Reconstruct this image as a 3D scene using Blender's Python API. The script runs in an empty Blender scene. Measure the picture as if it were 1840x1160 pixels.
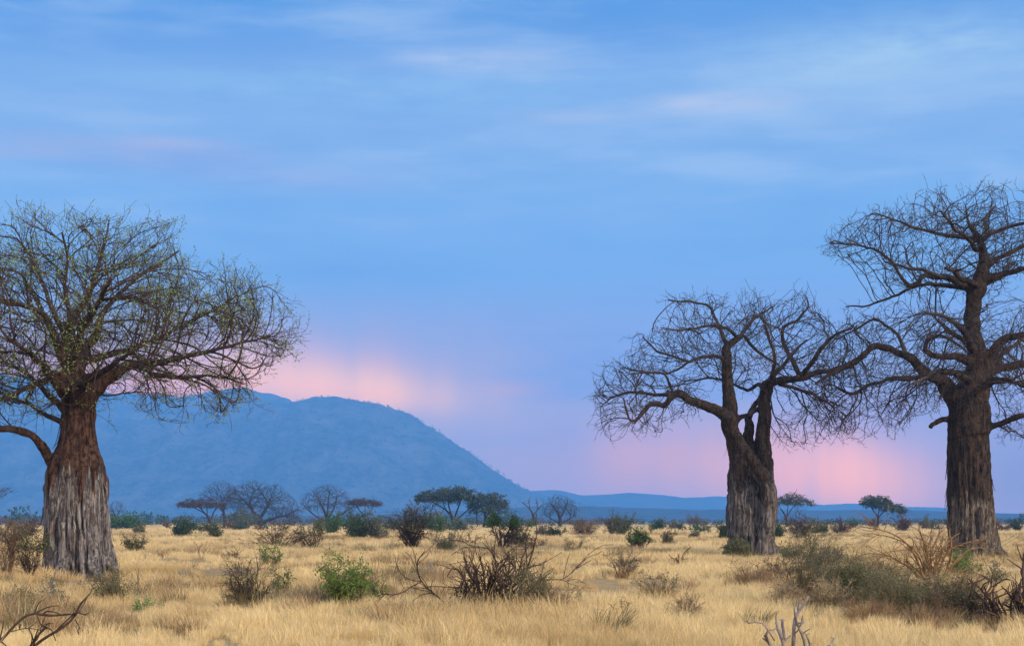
import bpy, math, random
import numpy as np
from mathutils import Vector, noise as mn

# ------------------------------------------------------------------ camera, light, sky
C = bpy.context.scene
COL = C.collection
F, H, HY, CX = 3067.0, 2.3, 935.0, 920.0      # focal length in photo pixels, eye height, horizon row, centre column
cam = bpy.data.cameras.new('camera'); camo = bpy.data.objects.new('camera', cam); COL.objects.link(camo)
cam.sensor_width = 36; cam.lens = 60.0; cam.shift_y = 355 / 1840.0
cam.clip_start = 0.5; cam.clip_end = 60000
camo.location = (0, 0, H); camo.rotation_euler = (math.pi / 2, 0, 0)
C.camera = camo
C.view_settings.view_transform = 'Standard'; C.view_settings.look = 'None'
C.view_settings.exposure = 0.0; C.view_settings.gamma = 1.0
cy = C.cycles
cy.max_bounces = 5; cy.diffuse_bounces = 3; cy.glossy_bounces = 1; cy.transmission_bounces = 3
cy.volume_bounces = 3; cy.transparent_max_bounces = 6
cy.use_denoising = True
cy.sample_clamp_indirect = 4.0
C.render.filter_size = 1.15

SUN_AZ, SUN_EL = math.radians(128), math.radians(24)
sl = bpy.data.lights.new('sun', 'SUN'); sl.energy = 4.6; sl.angle = math.radians(14); sl.color = (1.0, 0.80, 0.60)
so = bpy.data.objects.new('sun', sl); COL.objects.link(so)
sd = Vector((math.sin(SUN_AZ) * math.cos(SUN_EL), math.cos(SUN_AZ) * math.cos(SUN_EL), math.sin(SUN_EL)))
so.rotation_euler = (-sd).to_track_quat('-Z', 'Y').to_euler()


class NT:
    """small helper for node trees"""
    def __init__(s, tree):
        s.t = tree; s.t.nodes.clear()
    def n(s, typ, **kw):
        nd = s.t.nodes.new(typ)
        for k, v in kw.items(): setattr(nd, k, v)
        return nd
    def put(s, sock, v):
        if isinstance(v, bpy.types.NodeSocket): s.t.links.new(v, sock)
        elif v is not None:
            if sock.type == 'RGBA' and len(v) == 3: v = (*v, 1)
            sock.default_value = v
    def m(s, op, a, b=None, c=None, clamp=False):
        nd = s.n('ShaderNodeMath', operation=op, use_clamp=clamp)
        for i, v in enumerate((a, b, c)):
            if v is not None: s.put(nd.inputs[i], v)
        return nd.outputs[0]
    def mix(s, f, a, b, blend='MIX'):
        nd = s.n('ShaderNodeMix', data_type='RGBA', blend_type=blend)
        s.put(nd.inputs[0], f); s.put(nd.inputs[6], a); s.put(nd.inputs[7], b)
        return nd.outputs[2]
    def ramp(s, f, stops, interp='LINEAR'):
        stops = sorted(stops, key=lambda q: q[0])
        nd = s.n('ShaderNodeValToRGB'); cr = nd.color_ramp; cr.interpolation = interp
        while len(cr.elements) < len(stops): cr.elements.new(0.5)
        for e, (p, c) in zip(cr.elements, stops):
            e.position = p; e.color = (c, c, c, 1) if isinstance(c, (int, float)) else (*c, 1)
        s.put(nd.inputs[0], f); return nd.outputs[0]
    def noise(s, vec, scale, detail=4, rough=0.55, dist=0.0):
        nd = s.n('ShaderNodeTexNoise'); s.put(nd.inputs['Vector'], vec)
        nd.inputs['Scale'].default_value = scale; nd.inputs['Detail'].default_value = detail
        nd.inputs['Roughness'].default_value = rough; nd.inputs['Distortion'].default_value = dist
        return nd.outputs[0]
    def mapv(s, vec, scale=(1, 1, 1), loc=(0, 0, 0)):
        nd = s.n('ShaderNodeMapping'); s.put(nd.inputs[0], vec)
        nd.inputs['Scale'].default_value = scale; nd.inputs['Location'].default_value = loc
        return nd.outputs[0]


def srgb(r, g, b):
    f = lambda c: (c / 255 / 12.92) if c <= 10 else ((c / 255 + 0.055) / 1.055) ** 2.4
    return (f(r), f(g), f(b))


HAZE = 1.32e-4
# light the haze box adds (A_) and lets through (T_) by elevation: the sky beyond it is brighter and redder than it looks through the air
A_PY = [10, 120, 240, 360, 500, 600, 700, 800, 935]
A_C = [(0.048, 0.158, 0.353), (0.052, 0.168, 0.382), (0.057, 0.185, 0.419), (0.063, 0.205, 0.469), (0.074, 0.239, 0.55), (0.081, 0.266, 0.614), (0.081, 0.27, 0.628), (0.079, 0.257, 0.598), (0.076, 0.249, 0.573)]
A_GAIN = 1.02


def through(c, py):
    e = max(math.atan((HY - py) / F), 1e-3); T = math.exp(-HAZE * min(9450, 957 / math.sin(e)))
    To = math.exp(-1.55e-4 * min(9450, 957 / math.sin(e)))
    a = [np.interp(py, A_PY, [q[i] for q in A_C]) * A_GAIN * (1 - T) / (1 - To) for i in range(3)]
    return tuple(max(0.0, (c[i] - a[i]) / T) for i in range(3))


def seen(r, g, b, py): return through(srgb(r, g, b), py)


def px_az(px): return math.atan((px - CX) / F)
def px_el(px, py): return math.atan((HY - py) / F * math.cos(px_az(px)))


W = bpy.data.worlds.new('World'); C.world = W; W.use_nodes = True
w = NT(W.node_tree)
tc = w.n('ShaderNodeTexCoord').outputs['Generated']
sp = w.n('ShaderNodeSeparateXYZ'); w.put(sp.inputs[0], tc)
AZ = w.m('ARCTAN2', sp.outputs[0], sp.outputs[1]); EL = w.m('ARCSINE', sp.outputs[2])
sky = w.n('ShaderNodeTexSky', sky_type='NISHITA', sun_disc=False, sun_elevation=SUN_EL, sun_rotation=SUN_AZ,
          air_density=1.0, dust_density=1.0, ozone_density=2.0)
cmb = w.n('ShaderNodeCombineXYZ'); w.put(cmb.inputs[0], AZ); w.put(cmb.inputs[1], EL)
AE = cmb.outputs[0]
def el(y): return math.atan((HY - y) / F)
E1 = el(-120)
def estop(y): return max(0.0, min(1.0, el(y) / E1))
veil = w.ramp(w.m('DIVIDE', EL, E1), [
    (estop(935), seen(152, 162, 214, 935)), (estop(800), seen(148, 166, 219, 800)), (estop(640), seen(136, 168, 222, 640)),
    (estop(500), seen(116, 172, 232, 500)), (estop(360), seen(122, 177, 235, 360)), (estop(240), seen(130, 178, 234, 240)),
    (estop(120), seen(118, 170, 234, 120)), (estop(20), seen(92, 158, 230, 20)), (1.0, seen(88, 154, 226, 10))])
# soft long streaks
warp = w.noise(w.mapv(AE, (5, 9, 1)), 1.0, 3, 0.5)
wv = w.n('ShaderNodeVectorMath', operation='ADD'); w.put(wv.inputs[0], w.mapv(AE, (4.2, 26, 1), (1.7, 0.4, 0)))
wc = w.n('ShaderNodeCombineXYZ'); w.put(wc.inputs[1], w.m('MULTIPLY', warp, 1.6)); w.put(wc.inputs[0], w.m('MULTIPLY', warp, 0.8))
w.put(wv.inputs[1], wc.outputs[0])
st1 = w.noise(wv.outputs[0], 1.0, 5, 0.5)
st2 = w.noise(w.mapv(AE, (9, 60, 1), (3.1, 7, 2)), 1.0, 4, 0.55)
st = w.m('ADD', w.m('MULTIPLY', st1, 0.66), w.m('MULTIPLY', st2, 0.34))
hi = w.ramp(w.m('DIVIDE', EL, E1), [(estop(620), 0.0), (estop(420), 0.45), (estop(300), 1.0), (estop(80), 1.0), (estop(-60), 0.6)])
lightm = w.m('MULTIPLY', w.ramp(st, [(0.46, 0.0), (0.66, 1.0)], 'EASE'), hi)
darkm = w.m('MULTIPLY', w.ramp(st, [(0.30, 1.0), (0.50, 0.0)], 'EASE'), 0.55)
col = w.mix(w.m('MULTIPLY', lightm, 0.75), veil, seen(160, 196, 240, 240))
col = w.mix(darkm, col, seen(104, 158, 228, 300))


def gauss(px, py, sx, sy, amp, tilt=0.0):
    a0, e0 = px_az(px), px_el(px, py)
    da = w.m('SUBTRACT', AZ, a0); de = w.m('SUBTRACT', EL, e0)
    if tilt: de = w.m('ADD', de, w.m('MULTIPLY', da, tilt))
    qa = w.m('POWER', w.m('ABSOLUTE', w.m('DIVIDE', da, sx / F)), 2.0)
    qe = w.m('POWER', w.m('ABSOLUTE', w.m('DIVIDE', de, sy / F)), 2.0)
    return w.m('MULTIPLY', w.m('EXPONENT', w.m('MULTIPLY', w.m('ADD', qa, qe), -1.0)), amp)


fluff = w.ramp(w.noise(w.mapv(AE, (22, 90, 1)), 1.0, 5, 0.6), [(0.3, 0.35), (0.62, 1.0)])
for (px, py, sx, sy, amp, c) in [
        (620, 160, 560, 42, 0.6, (150, 198, 240)), (850, 108, 150, 20, 0.95, (180, 203, 238)), (1640, 90, 320, 62, 0.95, (160, 202, 240)), (1480, 130, 160, 30, .6, (170, 206, 240)),
        (1290, 186, 120, 17, 1.0, (190, 203, 234)), (1040, 210, 110, 12, 0.8, (168, 194, 234)), (1560, 180, 260, 45, 0.5, (155, 195, 240)),
        (120, 268, 330, 24, 0.75, (160, 178, 226)), (300, 258, 80, 12, 0.6, (176, 186, 226)), (560, 318, 210, 26, 0.6, (160, 186, 234)),
        (100, 60, 300, 40, 0.5, (100, 160, 228)), (1100, 40, 400, 35, 0.5, (98, 158, 228)), (1000, 420, 700, 60, 0.35, (118, 172, 238)),
        (200, 190, 300, 25, 0.4, (140, 182, 236)), (1250, 560, 700, 60, 0.35, (118, 165, 236))]:
    col = w.mix(w.m('MULTIPLY', gauss(px, py, sx, sy, amp), fluff, clamp=True), col, seen(*c, py))
# distant rain curtains and the glow of the sun behind them
rain = w.ramp(w.noise(w.mapv(AE, (42, 5, 1), (0.3, 0, 4)), 1.0, 3, 0.5), [(0.3, 0.55), (0.7, 1.0)])
PINKS = [
        (660, 640, 360, 70, 0.45, 0.0, (174, 168, 208)), (570, 668, 240, 50, 0.9, 0.16, (230, 190, 184)), (540, 688, 210, 34, 1.0, 0.1, (252, 212, 176)),
        (330, 690, 230, 50, 0.9, 0.0, (238, 186, 178)), (600, 700, 130, 22, 0.8, 0.1, (246, 192, 176)),
        (130, 660, 220, 60, 0.7, 0.0, (222, 176, 188)),
        (925, 700, 60, 14, 0.35, 0.0, (205, 170, 205)), (1300, 815, 300, 66, 0.7, 0.0, (198, 170, 196)), (1160, 820, 110, 60, 0.6, 0.0, (210, 168, 190)),
        (1510, 855, 190, 66, 1.0, 0.10, (246, 186, 165)), (1500, 835, 90, 46, 0.75, 0.12, (252, 192, 165)), (1400, 850, 110, 50, 0.5, 0.0, (236, 180, 172)),
        (1010, 800, 60, 70, 0.5, 0.0, (140, 160, 220)), (1830, 860, 100, 90, 0.9, 0.0, (122, 150, 205)), (1640, 740, 180, 40, 0.5, 0.0, (160, 160, 212))]
for (px, py, sx, sy, amp, tilt, c) in PINKS:
    lin = seen(*c, py)
    col = w.mix(w.m('MULTIPLY', gauss(px, py, sx, sy, amp, tilt), rain, clamp=True), col, lin)
# the side of the sky towards the sun: bright warm cloud
back = w.m('MULTIPLY', w.ramp(w.m('ADD', w.m('MULTIPLY', sp.outputs[1], -0.5), 0.5), [(0.35, 0.0), (0.75, 1.0)]), 1.0)
warmc = w.ramp(sp.outputs[2], [(0.0, (1.5, 1.05, 0.80)), (0.4, (1.4, 1.30, 1.30)), (1.0, (0.95, 1.25, 1.95))])
top = w.ramp(sp.outputs[2], [(0.30, 0.0), (0.65, 1.0)])
col = w.mix(top, col, (0.95, 1.25, 1.95))
col = w.mix(back, col, warmc)
col10 = w.mix(1.0, col, (10, 10, 10), 'MULTIPLY')
fin = w.mix(0.93, sky.outputs[0], col10)
bg = w.n('ShaderNodeBackground'); w.put(bg.inputs[0], fin); bg.inputs[1].default_value = 0.1
wo = w.n('ShaderNodeOutputWorld'); w.t.links.new(bg.outputs[0], wo.inputs[0])


# ------------------------------------------------------------------ placement
def P(px, py, D):
    return np.array(((px - CX) / F * D, D, H + (HY - py) / F * D))


def gh(x, y):
    d = math.hypot(x, y)
    a = 0.10 * min(1.0, d / 60.0)
    v = a * (mn.noise(Vector((x * 0.05, y * 0.035, 0.0))) + 0.35 * mn.noise(Vector((x * 0.21, y * 0.16, 3.0))))
    return v


def dist_of(py): return F * H / (py - HY)


def ground_at(px, py):
    D = dist_of(py); x = (px - CX) / F * D
    return x, D, gh(x, D)


# ------------------------------------------------------------------ mesh building
class MB:
    def __init__(s):
        s.v = []; s.f = []; s.n = 0; s.m = []
    def add(s, v, f, mi=0):
        s.v.append(np.asarray(v, dtype=np.float64)); f = np.asarray(f, dtype=np.int64) + s.n
        s.f.append(f); s.m.append(np.full(len(f), mi)); s.n += len(v)
    def tube(s, p, r, k=5, cap=True, mi=0):
        p = np.asarray(p, float); r = np.asarray(r, float); n = len(p)
        t = np.empty_like(p); t[1:-1] = p[2:] - p[:-2]; t[0] = p[1] - p[0]; t[-1] = p[-1] - p[-2]
        t /= np.linalg.norm(t, axis=1)[:, None] + 1e-9
        mean = np.abs(t).mean(0); ref = np.zeros(3); ref[int(np.argmin(mean))] = 1
        u = ref - (t @ ref)[:, None] * t; u /= np.linalg.norm(u, axis=1)[:, None] + 1e-9
        v = np.cross(t, u)
        a = np.arange(k) * 2 * math.pi / k
        ring = p[:, None, :] + r[:, None, None] * (np.cos(a)[None, :, None] * u[:, None, :] + np.sin(a)[None, :, None] * v[:, None, :])
        vs = ring.reshape(-1, 3)
        i = np.arange(n - 1)[:, None] * k; j = np.arange(k)[None, :]; j2 = (j + 1) % k
        f = np.stack([i + j, i + j2, i + k + j2, i + k + j], -1).reshape(-1, 4)
        s.add(vs, f, mi)
        if cap:
            b = s.n - len(vs)
            for off, c in ((0, p[0]), ((n - 1) * k, p[-1])):
                ci = s.n; s.v.append(c[None, :]); s.n += 1
                q = np.array([[b + off + x, b + off + (x + 1) % k, ci, ci] for x in range(k)])
                if off == 0: q = q[:, [1, 0, 2, 3]]
                s.f.append(q); s.m.append(np.full(len(q), mi))
    def mesh(s, name, mats, smooth=True):
        v = np.concatenate(s.v) if s.v else np.zeros((0, 3)); me = bpy.data.meshes.new(name)
        f = np.concatenate(s.f) if s.f else np.zeros((0, 4), int)
        mi = np.concatenate(s.m) if s.m else np.zeros(0, int)
        tri = f[:, 2] == f[:, 3]
        ln = np.where(tri, 3, 4)
        start = np.concatenate([[0], np.cumsum(ln)[:-1]]) if len(ln) else np.zeros(0, int)
        mask = np.ones(f.shape, bool); mask[:, 3] = ~tri
        loops = f[mask]
        me.vertices.add(len(v)); me.vertices.foreach_set('co', v.astype(np.float32).ravel())
        me.loops.add(len(loops)); me.loops.foreach_set('vertex_index', loops.astype(np.int32))
        me.polygons.add(len(f)); me.polygons.foreach_set('loop_start', start.astype(np.int32))
        me.polygons.foreach_set('loop_total', ln.astype(np.int32))
        me.polygons.foreach_set('material_index', mi.astype(np.int32))
        me.polygons.foreach_set('use_smooth', np.full(len(f), smooth))
        for m_ in (mats if isinstance(mats, (list, tuple)) else [mats]): me.materials.append(m_)
        me.update(calc_edges=True); return me
    def obj(s, name, mats, parent=None, loc=None, smooth=True):
        o = bpy.data.objects.new(name, s.mesh(name, mats, smooth)); COL.objects.link(o)
        if parent: o.parent = parent
        if loc is not None: o.location = loc
        return o


def thing(name, label, cat, loc, group=None):
    o = bpy.data.objects.new(name, None); COL.objects.link(o); o.empty_display_size = 0.5
    o.location = loc; o['label'] = label; o['category'] = cat
    if group: o['group'] = group
    return o


def tag(o, label, cat, group=None, kind=None):
    o['label'] = label; o['category'] = cat
    if group: o['group'] = group
    if kind: o['kind'] = kind
    return o


def leaves(mb, pos, size, rng, mi=0, aspect=0.55, flat=0.0):
    n = len(pos)
    if n == 0: return
    pos = np.asarray(pos, float)
    u = rng.normal(size=(n, 3)); u[:, 2] *= (1 - flat); u /= np.linalg.norm(u, axis=1)[:, None]
    w_ = rng.normal(size=(n, 3)); w_[:, 2] *= (1 - flat)
    v = np.cross(u, w_) if flat == 0 else np.cross(u, np.array([0, 0, 1.0]) + 0.3 * w_)
    v /= np.linalg.norm(v, axis=1)[:, None] + 1e-9
    s_ = size * rng.uniform(0.6, 1.3, (n, 1))
    a = pos; b = pos + u * s_ * 0.5 + v * s_ * aspect * 0.5; c = pos + u * s_; d = pos + u * s_ * 0.5 - v * s_ * aspect * 0.5
    vs = np.stack([a, b, c, d], 1).reshape(-1, 3)
    f = np.arange(n * 4).reshape(-1, 4)
    mb.add(vs, f, mi)


def blades(mb, rng, n, rad, h0, h1, lean, width, wind=(0, 0), mi=0, bend=0.5):
    th = rng.uniform(0, 2 * math.pi, n); rr = rad * np.sqrt(rng.uniform(0, 1, n))
    base = np.stack([rr * np.cos(th), rr * np.sin(th), np.full(n, -0.03)], 1)
    hh = rng.uniform(h0, h1, n)
    ph = th + rng.normal(0, 0.9, n); ln = np.abs(rng.normal(0, lean, n)) + 0.04
    dx = np.cos(ph) * ln + wind[0] * rng.uniform(.4, 1.2, n); dy = np.sin(ph) * ln + wind[1] * rng.uniform(.4, 1.2, n)
    fa = rng.uniform(0, math.pi, n); wx = np.cos(fa) * width / 2; wy = np.sin(fa) * width / 2
    rows = []
    for t, wd in ((0, 1.0), (0.38, 0.9), (0.72, 0.6), (1.0, 0.0)):
        q = t ** (1 + bend * 1.6)
        c = base + np.stack([dx * q * hh, dy * q * hh, hh * t * (1 - 0.25 * bend * q * ln * 2)], 1)
        off = np.stack([wx * wd, wy * wd, np.zeros(n)], 1)
        if wd > 0: rows += [c - off, c + off]
        else: rows += [c]
    vs = np.stack(rows, 1).reshape(-1, 3); o = np.arange(n)[:, None] * 7
    f = np.concatenate([o + np.array([[0, 1, 3, 2]]), o + np.array([[2, 3, 5, 4]]), o + np.array([[4, 5, 6, 6]])])
    mb.add(vs, f, mi)


# ------------------------------------------------------------------ materials
def new_mat(name):
    m_ = bpy.data.materials.new(name); m_.use_nodes = True
    return m_, NT(m_.node_tree)


def finish(nt, colour, rough=0.9, bump=None, bstr=0.3, bdist=0.05, spec=0.15, trans=0.0):
    out = nt.n('ShaderNodeOutputMaterial'); b = nt.n('ShaderNodeBsdfPrincipled')
    nt.put(b.inputs['Base Color'], colour); nt.put(b.inputs['Roughness'], rough); b.inputs['Specular IOR Level'].default_value = spec
    if bump is not None:
        bp = nt.n('ShaderNodeBump'); bp.inputs['Strength'].default_value = bstr; bp.inputs['Distance'].default_value = bdist
        nt.put(bp.inputs['Height'], bump); nt.t.links.new(bp.outputs[0], b.inputs['Normal'])
    sh = b.outputs[0]
    if trans > 0:
        tr = nt.n('ShaderNodeBsdfTranslucent'); nt.put(tr.inputs[0], colour)
        mx = nt.n('ShaderNodeMixShader'); mx.inputs[0].default_value = trans
        nt.t.links.new(sh, mx.inputs[1]); nt.t.links.new(tr.outputs[0], mx.inputs[2]); sh = mx.outputs[0]
    nt.t.links.new(sh, out.inputs[0])


def leaf_mat(name, c1, c2, trans=0.35):
    m_, nt = new_mat(name); g = nt.n('ShaderNodeNewGeometry')
    rnd = g.outputs['Random Per Island']
    finish(nt, nt.mix(rnd, c1, c2), 0.7, trans=trans, spec=0.2); return m_


def stick_mat(name, c1, c2, scale=9):
    m_, nt = new_mat(name); tcn = nt.n('ShaderNodeTexCoord').outputs['Object']
    n1 = nt.noise(nt.mapv(tcn, (1, 1, 0.35)), scale, 4, 0.65)
    finish(nt, nt.mix(nt.ramp(n1, [(0.35, 0.0), (0.65, 1.0)]), c1, c2), 0.9, bump=nt.noise(tcn, scale * 4, 3), bstr=0.4, bdist=0.01); return m_


def trunk_mat(name, zsplit, zvar, brown, brown2, greyd, greyl, rust):
    m_, nt = new_mat(name); oc = nt.n('ShaderNodeTexCoord').outputs['Object']
    s_ = nt.n('ShaderNodeSeparateXYZ'); nt.put(s_.inputs[0], oc)
    cv = nt.ramp(nt.n('ShaderNodeNewGeometry').outputs['Pointiness'], [(0.44, 0.0), (0.50, 0.5), (0.56, 1.0)])
    wide = nt.noise(nt.mapv(oc, (1.5, 1.5, 0.16)), 1.3, 6, 0.68, 0.35)      # tongues of bark
    fib = nt.noise(nt.mapv(oc, (4.2, 4.2, 0.30)), 1.5, 6, 0.72, 0.4)
    fib2 = nt.noise(nt.mapv(oc, (17, 17, 1.3)), 1.3, 5, 0.72, 0.3)
    spot = nt.noise(nt.mapv(oc, (1, 1, 0.7)), 2.6, 6, 0.68)
    up = nt.m('ADD', nt.m('MULTIPLY', nt.m('SUBTRACT', s_.outputs[2], zsplit), 1.0 / zvar), nt.m('ADD', nt.m('MULTIPLY', nt.m('SUBTRACT', wide, 0.5), 3.4), 0.5))
    up = nt.ramp(up, [(0.36, 0.0), (0.60, 1.0)])
    f = nt.m('ADD', nt.m('MULTIPLY', fib, 0.6), nt.m('MULTIPLY', fib2, 0.4))
    mid = tuple(0.5 * a + 0.5 * b for a, b in zip(greyd, greyl))
    grey = nt.ramp(f, [(0.36, greyd), (0.45, mid), (0.53, greyl), (0.62, tuple(min(1, c * 1.7) for c in greyl))])
    grey = nt.mix(nt.ramp(spot, [(0.50, 0.0), (0.62, 0.7)]), grey, tuple(0.5 * a + 0.5 * b for a, b in zip(brown2, greyd)))
    bn = nt.noise(nt.mapv(oc, (1.3, 1.3, 0.5)), 2.8, 6, 0.7, 0.3)
    br = nt.mix(nt.ramp(bn, [(0.38, 0.0), (0.60, 1.0)]), brown, brown2)
    br = nt.mix(nt.ramp(nt.noise(oc, 7, 6, 0.75), [(0.50, 0.0), (0.62, 0.75)]), br, tuple(c * 0.35 for c in brown))
    br = nt.mix(nt.ramp(nt.noise(oc, 5.3, 5, 0.7, 0.4), [(0.60, 0.0), (0.68, 0.5)]), br, mid)
    rs = nt.ramp(nt.noise(nt.mapv(oc, (3.5, 3.5, 0.9)), 1.3, 5, 0.7), [(0.60, 0.0), (0.67, 0.85)])
    edge = nt.ramp(up, [(0.0, 0.45), (0.5, 1.0), (0.9, 0.25), (1.0, 0.08)])
    c = nt.mix(up, grey, br); c = nt.mix(nt.m('MULTIPLY', rs, edge), c, rust)
    crack = nt.ramp(nt.noise(nt.mapv(oc, (2.6, 2.6, 0.16)), 1.6, 5, 0.65, 0.5), [(0.475, 0.0), (0.50, 1.0), (0.525, 0.0)])
    c = nt.mix(nt.m('MULTIPLY', crack, 0.75), c, tuple(x * 0.4 for x in greyd))
    bh = nt.m('ADD', nt.m('MULTIPLY', nt.noise(oc, 11, 6, 0.7), 0.5), nt.m('MULTIPLY', f, nt.m('SUBTRACT', 1.8, up)))
    bh = nt.m('SUBTRACT', bh, nt.m('MULTIPLY', crack, 0.6))
    finish(nt, c, 0.92, bump=bh, bstr=1.0, bdist=0.14, spec=0.1); return m_


M = {}
M['trunk_left'] = trunk_mat('bark_stripped_grey', 4.0, 2.6, (0.055, 0.032, 0.026), (0.12, 0.068, 0.048), (0.018, 0.015, 0.016), (0.27, 0.26, 0.26), (0.33, 0.13, 0.05))
M['trunk_mid'] = trunk_mat('bark_brown_grey', 4.6, 3.6, (0.040, 0.031, 0.027), (0.085, 0.062, 0.048), (0.018, 0.015, 0.014), (0.20, 0.185, 0.175), (0.25, 0.14, 0.06))
M['trunk_right'] = trunk_mat('bark_dark_fissured', 3.6, 2.6, (0.035, 0.027, 0.024), (0.075, 0.054, 0.042), (0.016, 0.013, 0.012), (0.20, 0.175, 0.145), (0.22, 0.11, 0.04))
M['twig_left'] = stick_mat('branch_brown', (0.026, 0.018, 0.017), (0.070, 0.048, 0.038), 3)
M['twig_mid'] = stick_mat('branch_grey_brown', (0.024, 0.018, 0.018), (0.068, 0.054, 0.046), 3)
M['twig_far'] = stick_mat('branch_far', (0.025, 0.02, 0.02), (0.06, 0.05, 0.045), 1)
M['leaf_fresh'] = leaf_mat('leaf_fresh_green', (0.14, 0.22, 0.055), (0.26, 0.34, 0.12), 0.4)
M['leaf_bright'] = leaf_mat('leaf_bright_green', (0.07, 0.15, 0.022), (0.16, 0.27, 0.05))
M['leaf_green'] = leaf_mat('leaf_green', (0.035, 0.085, 0.022), (0.085, 0.15, 0.045))
M['leaf_dark'] = leaf_mat('leaf_dark_green', (0.022, 0.05, 0.026), (0.05, 0.085, 0.04), 0.2)
M['leaf_olive'] = leaf_mat('leaf_olive', (0.055, 0.075, 0.028), (0.15, 0.165, 0.075))
M['leaf_grey'] = leaf_mat('leaf_grey_green', (0.07, 0.085, 0.055), (0.13, 0.145, 0.10))
M['leaf_brown'] = leaf_mat('leaf_brown', (0.09, 0.055, 0.035), (0.17, 0.10, 0.06))
M['leaf_acacia'] = leaf_mat('leaf_acacia', (0.045, 0.065, 0.04), (0.085, 0.105, 0.06), 0.2)
M['leaf_red'] = leaf_mat('leaf_reddish', (0.065, 0.045, 0.042), (0.12, 0.078, 0.068), 0.2)
M['st_dark'] = stick_mat('stick_dark_brown', (0.022, 0.015, 0.013), (0.085, 0.056, 0.042))
M['st_grey'] = stick_mat('stick_grey', (0.10, 0.085, 0.080), (0.28, 0.25, 0.24))
M['st_brown'] = stick_mat('stick_brown', (0.07, 0.045, 0.030), (0.18, 0.12, 0.075))
M['st_orange'] = stick_mat('stick_orange', (0.09, 0.052, 0.025), (0.27, 0.165, 0.075))
M['st_tan'] = stick_mat('stick_tan', (0.16, 0.11, 0.06), (0.46, 0.35, 0.21))
M['st_olive'] = stick_mat('stick_olive', (0.07, 0.065, 0.040), (0.17, 0.14, 0.085))


def blade_mat(name, c1, c2, c3, trans=0.4, patch=True):
    m_, nt = new_mat(name); g = nt.n('ShaderNodeNewGeometry'); oi = nt.n('ShaderNodeObjectInfo')
    c = nt.mix(g.outputs['Random Per Island'], c1, c2)
    big = nt.noise(nt.mapv(g.outputs['Position'], (0.10, 0.05, 0)), 1.0, 5, 0.6)
    c = nt.mix(nt.ramp(big, [(0.44, 0.0), (0.66, 0.8)]), c, c3) if patch else c
    c = nt.mix(nt.m('MULTIPLY', oi.outputs['Random'], 0.35), c, c3)
    finish(nt, c, 0.65, trans=trans, spec=0.25); return m_


M['grass'] = blade_mat('dry_grass_straw', (0.66, 0.49, 0.21), (0.95, 0.79, 0.44), (0.44, 0.30, 0.125))
M['grass_green'] = blade_mat('short_green_grass', (0.16, 0.20, 0.06), (0.30, 0.32, 0.11), (0.36, 0.30, 0.12), patch=False)
M['blade_brown'] = blade_mat('blade_brown', (0.15, 0.095, 0.045), (0.50, 0.35, 0.17), (0.18, 0.12, 0.06), 0.3)
M['blade_olive'] = blade_mat('blade_olive', (0.09, 0.09, 0.035), (0.40, 0.32, 0.15), (0.14, 0.11, 0.05), 0.3)
M['blade_tan'] = blade_mat('blade_tan', (0.28, 0.18, 0.08), (0.52, 0.36, 0.17), (0.22, 0.14, 0.07), 0.3)

# ------------------------------------------------------------------ ground
BARE = [(146, 1050, 84, 15), (1352, 1007, 60, 6), (1754, 1009, 62, 6), (700, 1013, 55, 6), (420, 1040, 110, 12), (500, 1037, 40, 4), (60, 1058, 40, 8), (1790, 1008, 70, 6), (300, 1010, 90, 6), (1420, 955, 90, 5)]  # grass thinned here; at the trunk feet the darker soil doubles as contact shade


def ground():
    ys = [-200, -120, -60, -30, -10, 5, 15, 22]
    y = 24.0
    while y < 140: y += 0.5 + (y - 24) * 0.012; ys.append(y)
    while y < 9200: y *= 1.045; ys.append(min(y, 9250))
    ys = np.array(sorted(set(ys)))
    t = np.linspace(-1, 1, 161); xs = np.sign(t) * (np.abs(t) * 60 + (np.abs(t) ** 8) * 6300)
    X, Y = np.meshgrid(xs, ys)
    Z = np.array([gh(a, b) for a, b in zip(X.ravel(), Y.ravel())])
    n, k = X.shape; idx = np.arange(n * k).reshape(n, k)
    f = np.stack([idx[:-1, :-1], idx[:-1, 1:], idx[1:, 1:], idx[1:, :-1]], -1).reshape(-1, 4)
    mb = MB(); mb.add(np.stack([X.ravel(), Y.ravel(), Z], 1), f)
    m_, nt = new_mat('ground_dry_savanna'); g = nt.n('ShaderNodeNewGeometry').outputs['Position']
    s_ = nt.n('ShaderNodeSeparateXYZ'); nt.put(s_.inputs[0], g)
    straw = nt.mix(nt.noise(nt.mapv(g, (1, 0.4, 1)), 1.6, 6, 0.7), (0.13, 0.085, 0.04), (0.40, 0.28, 0.13))
    soil = nt.mix(nt.noise(g, 3.0, 6, 0.65), (0.15, 0.10, 0.07), (0.30, 0.22, 0.155))
    c = nt.mix(nt.ramp(nt.noise(nt.mapv(g, (0.06, 0.035, 1)), 1.0, 6, 0.65), [(0.50, 0.0), (0.62, 0.8)]), straw, soil)
    # far off the plain is bush country
    far = nt.ramp(nt.m('DIVIDE', s_.outputs[1], 9000), [(0.10, 0.0), (0.22, 1.0)])
    c = nt.mix(far, c, nt.mix(nt.noise(nt.mapv(g, (0.01, 0.002, 1)), 1.0, 6, 0.7), (0.05, 0.06, 0.035), (0.16, 0.13, 0.07)))
    finish(nt, c, 0.95, bump=nt.noise(g, 9, 5, 0.7), bstr=0.6, bdist=0.06, spec=0.05)
    o = mb.obj('ground', m_); o['kind'] = 'structure'; o['label'] = 'flat dry savanna ground under the grass'
    return o


ground()


def interp(xs, pts):
    p = np.array(pts, float); return np.interp(xs, p[:, 0], p[:, 1])


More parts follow.
